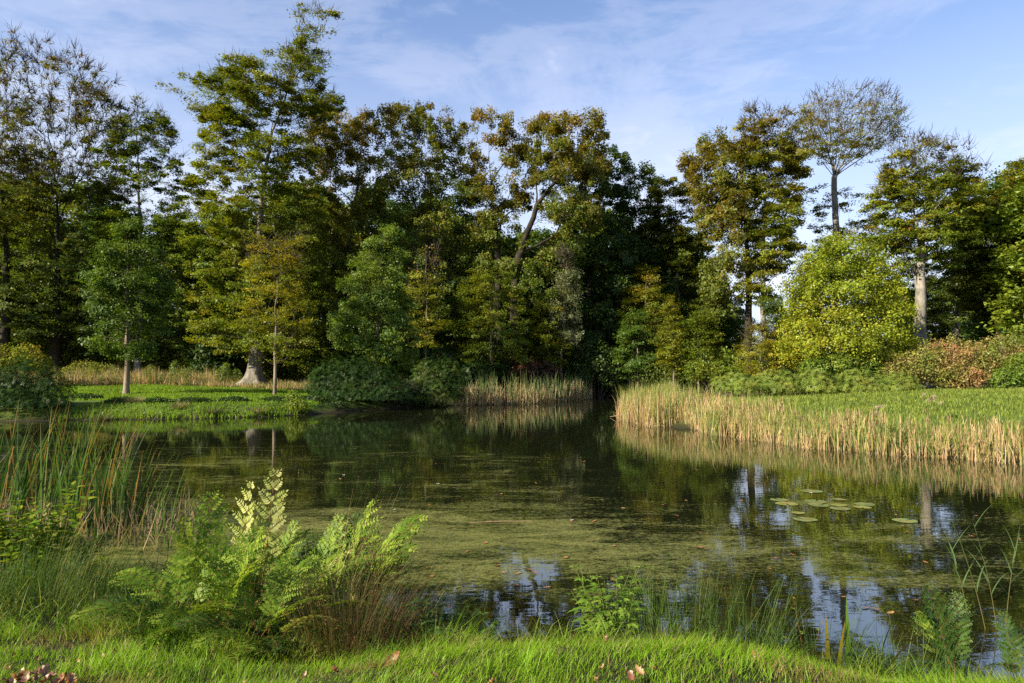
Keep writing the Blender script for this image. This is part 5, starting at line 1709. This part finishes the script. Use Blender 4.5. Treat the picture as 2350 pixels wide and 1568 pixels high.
# ---- iris blades
def iris(label, px_, py_2, z_, rows):
    r_ = thing("iris", label, "iris", spot(px_, py_2, z_), "iris plants on the near bank")
    for (dx, hq, az_, le, cu, w, ca, cb, face) in rows:
        V, Q, tt, per = blades(np.array([(dx, rf.normal() * .02, -.04)]), [hq], [az_], [le], [cu], [w], 8, face=[face], tip=.03)
        f_ = smooth((tt - .35) / .5)[:, None]
        link("blade", mesh_data("blade", V, Q, M_BLADE, np.array(ca) * (1 - f_) + np.array(cb) * f_), r_)


IG, IY, IB = (0.10, 0.18, 0.02), (0.34, 0.24, 0.02), (0.24, 0.11, 0.03)
iris("iris with yellowing upright blades left of the tall green one", 1905, 1562, .2, [(0, .52, 1.6, .05, .05, .042, (.2, .2, .02), IY, .2), (.04, .48, .1, .12, .1, .036, (.2, .2, .02), IY, .1), (.09, .16, .1, .7, .5, .024, IG, IY, .4), (-.04, .22, 3.0, .5, .6, .02, IG, IG, .3)])
iris("single broad green iris blade standing upright", 1948, 1560, .2, [(0, .66, 1.6, .02, .02, .048, IG, (0.12, .21, .03), .05), (.02, .30, 2.9, .4, .5, .02, IG, IG, .3)])
iris("iris with one bent orange tipped blade and one dark green blade", 2010, 1562, .2, [(-.04, .62, .1, .22, .35, .026, (.05, .11, .02), (.07, .13, .03), .5), (.02, .58, .05, .45, .7, .036, IY, IB, .35), (.0, .3, .1, .3, .4, .02, IG, IG, .3)])
iris("iris with a thin yellow blade in the rushes", 1720, 1545, .2, [(0, .34, 2.9, .2, .15, .016, IG, IY, .2), (.05, .25, .4, .4, .4, .016, IG, IB, .2), (-.04, .3, 3.2, .1, .1, .016, IG, IG, .2)])

# ---- common reed stalks in the water at the right
RE = [(0.075, 0.13, 0.045), (0.10, 0.16, 0.055)]
for lab, px_, hh, az_, le in [("slender reed stalk with leaves leaning left, nearest the water lilies", 2268, 1.05, 3.0, .16), ("slender reed stalk beside the right hand edge of the water", 2290, 1.0, 2.8, .05), ("tallest slender reed stalk by the right edge", 2305, .98, .2, .10), ("thin reed stalk leaning left apart from the other reeds", 2225, .85, 3.1, .14)]:
    p0 = on(px_, 1445 if px_ > 2230 else 1405, 0)
    p0[2] = -.15
    r_ = thing("reed_stalk", lab, "reed", p0, "slender reeds at the right")
    mb = MB()
    d_ = np.array((math.cos(az_), math.sin(az_), 0))
    P = np.array([d_ * hh * (le * t_ + .12 * t_ * t_) + np.array((0, 0, hh * 1.12 * t_)) for t_ in np.linspace(0, 1, 10)])
    V, Q = tube(P, np.linspace(.0055, .002, 10), 5)
    tt_ = np.repeat(np.linspace(0, 1, 10), 5)[:, None]
    mb.add(V, Q, np.array((0.16, 0.11, .04)) * (1 - tt_) + np.array(RE[0]) * tt_)
    mb.build("stem", M_BLADE, r_)
    for q in range(7):
        t_ = .42 + .55 * q / 6
        i_ = t_ * 9
        p = P[int(i_)] + (P[min(9, int(i_) + 1)] - P[int(i_)]) * (i_ - int(i_))
        a_ = az_ + (0 if q % 2 else math.pi) + rf.normal() * .5
        V, Q, tt, per = blades(p[None, :], [.28 + .12 * rf.random()], [a_], [.35 + .3 * rf.random()], [.35 + .5 * rf.random()], [.017], 6, face=[a_ + 1.3], tip=.04)
        link("blade", mesh_data("blade", V, Q, M_BLADE, lerp3([rf.random()], RE)[0]), r_)


# ---- water lily pads
def lily_pad(label, px_, py_2, r_x, col, tilt=0.0):
    mb = MB()
    k = 22
    a0 = rf.random() * 6.283
    th = a0 + np.linspace(.16, 6.283 - .16, k)
    rad = r_x * (1 + .04 * np.sin(th * 3 + a0) + .025 * rf.normal(size=k))
    ring = np.stack([rad * np.cos(th), rad * np.sin(th) * .92, .002 + .004 * np.abs(np.sin(th * 2.3 + a0)) * (1 + tilt)], 1)
    mid_ = ring * .55
    mid_[:, 2] = .003
    V = np.vstack([[(0, 0, .004)], mid_, ring])
    T = np.array([(0, 1 + s, 2 + s) for s in range(k - 1)])
    Q = np.array([(1 + s, 1 + k + s, 2 + k + s, 2 + s) for s in range(k - 1)])
    c_ = np.array(col) * (.85 + .3 * rf.random((len(V), 1)))
    c_[rf.random(len(V)) < .12] = (0.24, 0.15, 0.05)
    p0 = on(px_, py_2, 0)
    p0[2] = .004
    o_ = link("lily_pad", mesh_data("lily_pad", V, [Q, T], M_LILY, c_), None, p0)
    tag(o_, label, "lily pad", "water lily pads")


M_LILY = foliage_mat("lily_pad_skin", .1, .02, .3, vary=.25, nscale=9)
LG = (0.135, 0.165, 0.06)
LY = (0.18, 0.195, 0.055)
for row in [("lily pad at the far end of the raft of pads", 1862, 1128, .22, LG), ("dull lily pad left of the pads by the mirrored trunk", 1788, 1148, .17, LG), ("large lily pad lying across the trunk's reflection", 1805, 1157, .20, LY),
            ("grey green lily pad in the middle of the raft, upper row", 1872, 1152, .20, LG), ("broad grey green lily pad left of the raft's centre", 1880, 1160, .19, LG), ("bright green lily pad in the centre of the raft", 1925, 1160, .14, LY), ("pale lily pad in the lower row of the raft", 1928, 1168, .18, LG),
            ("lily pad at the right end of the raft", 1985, 1158, .18, LG), ("brownish lily pad below the right end of the raft", 1980, 1165, .15, LY), ("small lily pad behind the raft's centre", 1925, 1147, .13, LG), ("small yellow lily pad just below the trunk's reflection", 1832, 1178, .11, LY),
            ("lily pad with an orange leaf on it, nearest of all", 1847, 1193, .19, LG), ("lone bright lily pad far to the right", 2078, 1196, .19, (0.15, .21, .07))]:
    lily_pad(*row)


# ---- fallen leaves
def oak_leaf(rng, ln, curl):
    """a lobed dead leaf, curled"""
    m = 9
    pts, F = [], []
    for s in range(m):
        t_ = s / (m - 1)
        w = ln * .30 * math.sin(math.pi * min(1, .12 + .84 * t_)) ** .8 * (1.0 if s % 2 else .58)
        x = ln * (t_ - .5)
        for sgn in (1, 0, -1):
            y = w * sgn
            z = curl * (y * y) / ln * 5 + curl * x * x / ln * 1.6 + rng.normal() * .004 * curl
            pts.append((x, y, z))
    for s in range(m - 1):
        a = s * 3
        F += [(a, a + 3, a + 4, a + 1), (a + 1, a + 4, a + 5, a + 2)]
    return np.array(pts), np.array(F)


LEAFC = [(0.20, 0.085, 0.028), (0.26, 0.115, 0.036), (0.15, 0.060, 0.024), (0.27, 0.15, 0.055)]


def fallen(label, p, ln, curl, group, col=None, tilt=.0):
    V, F = oak_leaf(rf, ln, curl)
    col = np.array(col if col is not None else LEAFC[rf.integers(0, 4)]) * (.8 + .4 * rf.random())
    o_ = link("fallen_leaf", mesh_data("fallen_leaf", V, F, M_DEADLEAF, col * (.8 + .4 * rf.random((len(V), 1)))), None, p)
    o_.rotation_euler = (rf.normal() * tilt, rf.normal() * tilt, rf.random() * 6.283)
    tag(o_, label, "leaf", group)


for lab, px_, py_2, ln, col in [("large curled brown oak leaf on the lawn before the brown rushes", 905, 1490, .15, 0), ("brown oak leaf left of the big curled one on the lawn", 770, 1512, .09, 2), ("tan leaf standing in the grass below the big curled one", 862, 1525, .08, 3), ("small brown leaf in the grass in the middle of the lawn", 995, 1545, .07, 2),
                                ("orange leaf in the grass near the bottom edge", 1130, 1560, .08, 1), ("pale brown leaf at the lawn edge under the leafy plant", 1468, 1530, .10, 3), ("curled brown leaf right of the pale one at the lawn edge", 1505, 1525, .09, 0), ("big dull brown leaf lying below the pale one", 1450, 1550, .12, 2),
                                ("rust coloured leaf on the grass below the iris", 1745, 1566, .11, 1), ("orange leaf under the right hand iris", 2145, 1575, .08, 1), ("small leaf hidden in the grass left of the nettles", 700, 1500, .07, 0), ("tan leaf in the long grass below the low fern", 560, 1525, .08, 3)]:
    p0 = on(px_, py_2, .72)
    p0[2] = gz(p0[0], p0[1]) + .04
    fallen(lab, p0, ln * .72, .7, "fallen leaves on the near lawn", LEAFC[col], .5)
for q in range(16):
    p0 = on(20 + 150 * rf.random(), 1535 + 40 * rf.random(), .75)
    p0[2] = gz(p0[0], p0[1]) + .045 + .03 * rf.random()
    fallen("brown leaf in the heap of fallen leaves in the bottom left corner", p0, .05 + .05 * rf.random(), .8, "heap of leaves in the bottom left corner", None, .6)
for q in range(34):
    xx, yy = -3.4 + 7.0 * rf.random(), 3.0 + 1.9 * rf.random()
    if shore_sd(xx, yy)[0] < .7:
        continue
    pxl = 1175 + xx / yy * FPX
    near_ = next(w for l_, w in [(250, "near the bottom left leaf heap"), (520, "before the low flat fern"), (760, "before the tall fern"), (960, "before the brown rushes"), (1180, "before the nettles"), (1380, "left of the leafy plant"), (1600, "below the leafy plant"), (1850, "below the right hand rushes"), (9999, "near the iris plants")] if pxl < l_)
    fallen("small brown leaf sunk in grass %s, %s" % (near_, "lower edge" if yy < 3.9 else "further back"), (xx, yy, gz(xx, yy) + .02 + .02 * rf.random()), .03 + .035 * rf.random(), .8, "small leaves sunk in the near lawn", None, .7)
float_px = [(989, 1325), (978, 1305), (1140, 1300), (1153, 1316), (1228, 1316), (1215, 1310), (1188, 1318), (1070, 1268), (1113, 1248), (1126, 1198), (1358, 1243), (1347, 1245), (1294, 1268), (1297, 1282), (1310, 1198), (1362, 1198), (1408, 1255), (1440, 1242), (1552, 1185),
            (1605, 1258), (1620, 1262), (1608, 1225), (1622, 1228), (1766, 1307), (1780, 1283), (1837, 1284), (1820, 1275), (1935, 1372), (1986, 1397), (2012, 1400), (2044, 1409), (2103, 1380), (2124, 1292), (2082, 1222), (2055, 1183), (2078, 1208), (1600, 1080), (1575, 1150), (1520, 1160), (1430, 1168), (1700, 1150),
            (860, 1102), (905, 1115), (935, 1120), (1000, 1065), (820, 1095), (780, 1100), (1060, 1150), (985, 1160), (1150, 1135), (1230, 1110), (1340, 1060), (1460, 1040), (1085, 1210), (1015, 1340), (1185, 1345), (1256, 1350), (1405, 1332), (2230, 1232), (2340, 1240), (2240, 1185), (1980, 1120), (1250, 1048), (1105, 1035)]
for q, (px_, py_2) in enumerate(float_px):
    p0 = on(px_, py_2, 0)
    p0[2] = .008
    side_ = "left part" if px_ < 1100 else "right part" if px_ > 1560 else "middle"
    far_ = "far" if py_2 < 1130 else "near" if py_2 > 1230 else "central"
    ref_ = next(w for l_, w in [(900, "behind the leaning fern"), (1010, "off the brown rushes"), (1110, "out from the nettles"), (1200, "by the floating stem"), (1330, "towards the leafy plant"), (1480, "beyond the leafy plant"), (1640, "beyond the right hand rushes"), (1800, "left of the lily raft"), (1960, "below the lily raft"), (2110, "near the lone lily pad"), (9999, "among the slender reeds")] if px_ < l_)
    fallen("orange leaf floating %s, %s" % (ref_, {"far": "far out on the pond", "central": "half way out", "near": "close to the near bank"}[far_]), p0, .06 + .04 * rf.random(), .25, "fallen leaves floating on the pond", None, .08)
# ---- white feathers, a floating stem and a snag
for lab, px_, py_2 in [("white feather floating by the floating stem", 1312, 1196), ("white feather on the duckweed above the rush tips", 905, 1172), ("small white feather left in the middle of the pond", 788, 1092), ("tiny white feather right of the fern top", 1005, 1112), ("white speck of down by the lily raft", 1860, 1133)]:
    V, F = oak_leaf(rf, .065, .5)
    p0 = on(px_, py_2, 0)
    p0[2] = .01
    o_ = link("feather", mesh_data("feather", V, F, M_DEADLEAF, (0.58, 0.57, 0.54)), None, p0)
    tag(o_, lab, "feather", "feathers floating on the pond")
a_, b_ = on(1075, 1200, 0), on(1222, 1198, 0)
V, Q = tube([a_, (a_ + b_) / 2 + (0, 0, .02), b_ + (0, 0, .012)], [.003, .005, .0045], 5)
tag(link("floating_stem", mesh_data("floating_stem", V, Q, M_DEADLEAF, (0.34, 0.22, 0.12))), "long pale stem floating on the duckweed in mid pond", "stem")
a_, b_, c2_ = on(1400, 958, 0), on(1432, 966, 0), at(1436, 952, on(1432, 966, 0)[1])
mb = MB()
V, Q = tube([a_ + (0, 0, .03), (a_ + c2_) / 2 + (0, 0, .03), c2_], [.012, .02, .026], 5)
mb.add(V, Q, (0.3, .19, .1))
tag(mb.build("snag", M_DEADLEAF), "bare brown snag poking from the tip of the reed bed", "branch")

# ---- cattail heads and plume over the right reed bed
SEED = "brown cattail heads above the right reed bed"
for q, (px_, py_2) in enumerate([(2008, 945), (2015, 958), (1990, 950), (1972, 945), (1938, 950), (1880, 958), (1838, 955), (1822, 940), (2122, 935), (2128, 945), (2134, 960), (2180, 955), (2338, 965), (2230, 958), (1760, 940), (1868, 946), (2090, 962)]):
    d_ = on(px_, np.interp(px_, [1433, 1600, 1750, 1900, 2100, 2350], [962, 990, 1008, 1028, 1045, 1062]), 0)[1] + .6
    top = at(px_, py_2, d_)
    zb_ = min(gz(top[0], d_), .3) if gz(top[0], d_) > 0 else 0
    near_ = ["left of the plume", "by the plume", "in the right half of the bed", "at the right edge"][0 if px_ < 1950 else 1 if px_ < 2050 else 2 if px_ < 2300 else 3]
    r_ = thing("cattail", "dark brown cattail head on a thin stalk " + near_, "cattail", (top[0], d_, zb_), SEED)
    hh = top[2] - zb_
    mb = MB()
    le = rf.normal() * .04
    V, Q = tube([(-le, 0, -.1), (0, 0, hh * .5), (le, 0, hh + .10)], [.006, .005, .002], 4)
    mb.add(V, Q, (0.22, .19, .07))
    mb.build("stem", M_BLADE, r_)
    mb = MB()
    V, Q = tube([(le * .8, 0, hh - .20), (le * .85, 0, hh - .18), (le * .95, 0, hh - .02), (le, 0, hh)], [.006, .016, .016, .004], 7)
    mb.add(V, Q, (0.13, .055, .025))
    mb.build("seed_head", M_DEADLEAF, r_)
for lab, px_, py_2, sz_ in [("pale fluffy seed plume rising over the right reeds below the hedge", 2013, 932, 1.0), ("tall pinkish seed plume of a weed at the back of the right reeds", 2140, 905, 1.3)]:
    d_ = 24.5 if px_ < 2100 else 23.5
    top = at(px_, py_2, d_)
    zb_ = gz(top[0], d_)
    r_ = thing("hemp_agrimony", lab, "weed", (top[0], d_, zb_))
    hh = top[2] - zb_
    mb = MB()
    V, Q = tube([(0, 0, -.05), (.01, 0, hh * .5), (.02, 0, hh)], [.008, .006, .003], 4)
    mb.add(V, Q, (0.2, .15, .08))
    for s in range(7):
        zz_ = hh * (.55 + .4 * s / 7)
        Vl, Ql = leaf_cards(np.array([(rf.normal() * .08, rf.normal() * .05, zz_)]) , rf.normal(size=(1, 3)), .1, .35, rf)
        mb.add(Vl, Ql, (0.16, .17, .06))
    mb.build("stem", M_BLADE, r_)
    P_ = np.vstack([np.array((rf.normal() * .12 * sz_, rf.normal() * .08, hh - abs(rf.normal()) * .22 * sz_)) + rf.normal(size=(60, 3)) * .035 for _ in range(7)])
    Vl, Ql = leaf_cards(P_, rf.normal(size=P_.shape), .03, .7, rf)
    tag(link("plume", mesh_data("plume", Vl, Ql, M_BLADE, (0.50, 0.37, 0.30)), r_), kind='stuff')

# ---- tussocks and weeds along the left far bank
TU = "dry grass tussocks along the left far bank"
for lab, px_, py_2, s_, cols in [("tan drooping grass tussock below the young oak", 308, 950, 1.0, 0), ("round tan grass tussock left of the middle of the bank", 412, 952, .8, 0), ("brown dock and grass tussock in the middle of the bank", 485, 953, .8, 1), ("tan drooping grass tussock before the great beech", 592, 950, .9, 0), ("small straw tussock at the left end of the bank", 235, 958, .6, 1)]:
    p_ = on(px_, py_2, .15)
    p_[2] = max(gz(p_[0], p_[1]), .05)
    tussock("grass_tussock", lab, p_, 260, .25 * s_, .65 * s_, .3, [(0.22, 0.18, 0.10), (0.15, 0.14, 0.06)] if cols == 0 else [(0.12, 0.11, 0.05), (0.07, 0.09, .03)], .5, 1.1, w=.022, cat="tussock", group=TU, r0=.35)
BR = "dark brambles trailing along the left far bank"
for lab, px_, py_2, w_ in [("dark bramble at the waterline by the left rhododendron", 195, 950, 42), ("dark bramble at the waterline below the young oak", 280, 957, 36), ("dark bramble at the waterline left of the small tan tussock", 365, 957, 30), ("dark bramble in the middle of the left bank", 450, 955, 36), ("dark bramble left of the beech's tussock", 540, 953, 34), ("dark bramble at the waterline right of the beech's tussock", 640, 950, 38), ("dark bramble between the feathery fern and the round rhododendron", 718, 946, 36), ("bramble spilling from the foot of the round rhododendron", 770, 946, 40)]:
    shrub("bramble", lab, on(px_, py_2, 0)[1] + .5, [(px_ - 8, py_2 - 8, w_, 11), (px_ + 12, py_2 - 5, w_ * .7, 9)], 1500, .11, 'rhodo', .42, seed=px_, group=BR, stems=0, rnd=.8)
shrub("fern_bush", "feathery yellow green fern on the bank before the round rhododendron", on(685, 945, .2)[1] + .3, [(672, 918, 16, 24), (690, 930, 24, 16), (668, 938, 20, 14)], 2200, .12, 'green', .45, seed=400, aspect=.3, stems=8, rnd=.9)
shrub("weed_clump", "tall weeds with pale leaves left of the great beech", 55, [(520, 852, 10, 22), (505, 860, 12, 18), (540, 862, 14, 14)], 900, .13, 'rhodo_light', .5, seed=401, aspect=.4, stems=6, rnd=.9)
shrub("weed_clump", "tall weeds in the dry grass right of the young oak", 55, [(400, 850, 12, 22), (350, 855, 16, 18), (430, 858, 14, 14)], 1100, .13, 'rhodo_light', .4, seed=402, aspect=.4, stems=6, rnd=.9)
shrub("weed_clump", "greyish scrub in the dry grass between the rhododendron and the young oak", 56, [(190, 850, 36, 24), (235, 855, 36, 22), (160, 862, 26, 20)], 3000, .12, 'rhodo_light', .75, seed=403, aspect=.4, stems=10, rnd=.9)

# ---- labels that would be the same: told apart by their order in the view
_by = {}
for _o in list(COL.objects):
    if _o.parent is None and 'label' in _o and 'category' in _o:
        _by.setdefault(_o['label'], []).append(_o)
for _l, _os in _by.items():
    if 2 <= len(_os) <= 8:
        _os.sort(key=lambda o: o.location.x / max(o.location.y, .5))
        _w = {2: ["left-hand", "right-hand"], 3: ["left-hand", "middle", "right-hand"]}.get(len(_os), ["first-from-left", "second-from-left", "third-from-left", "fourth-from-left", "fifth-from-left", "sixth-from-left", "seventh-from-left", "eighth-from-left"])
        for _o, _x in zip(_os, _w):
            _o['label'] = _x + " " + _l
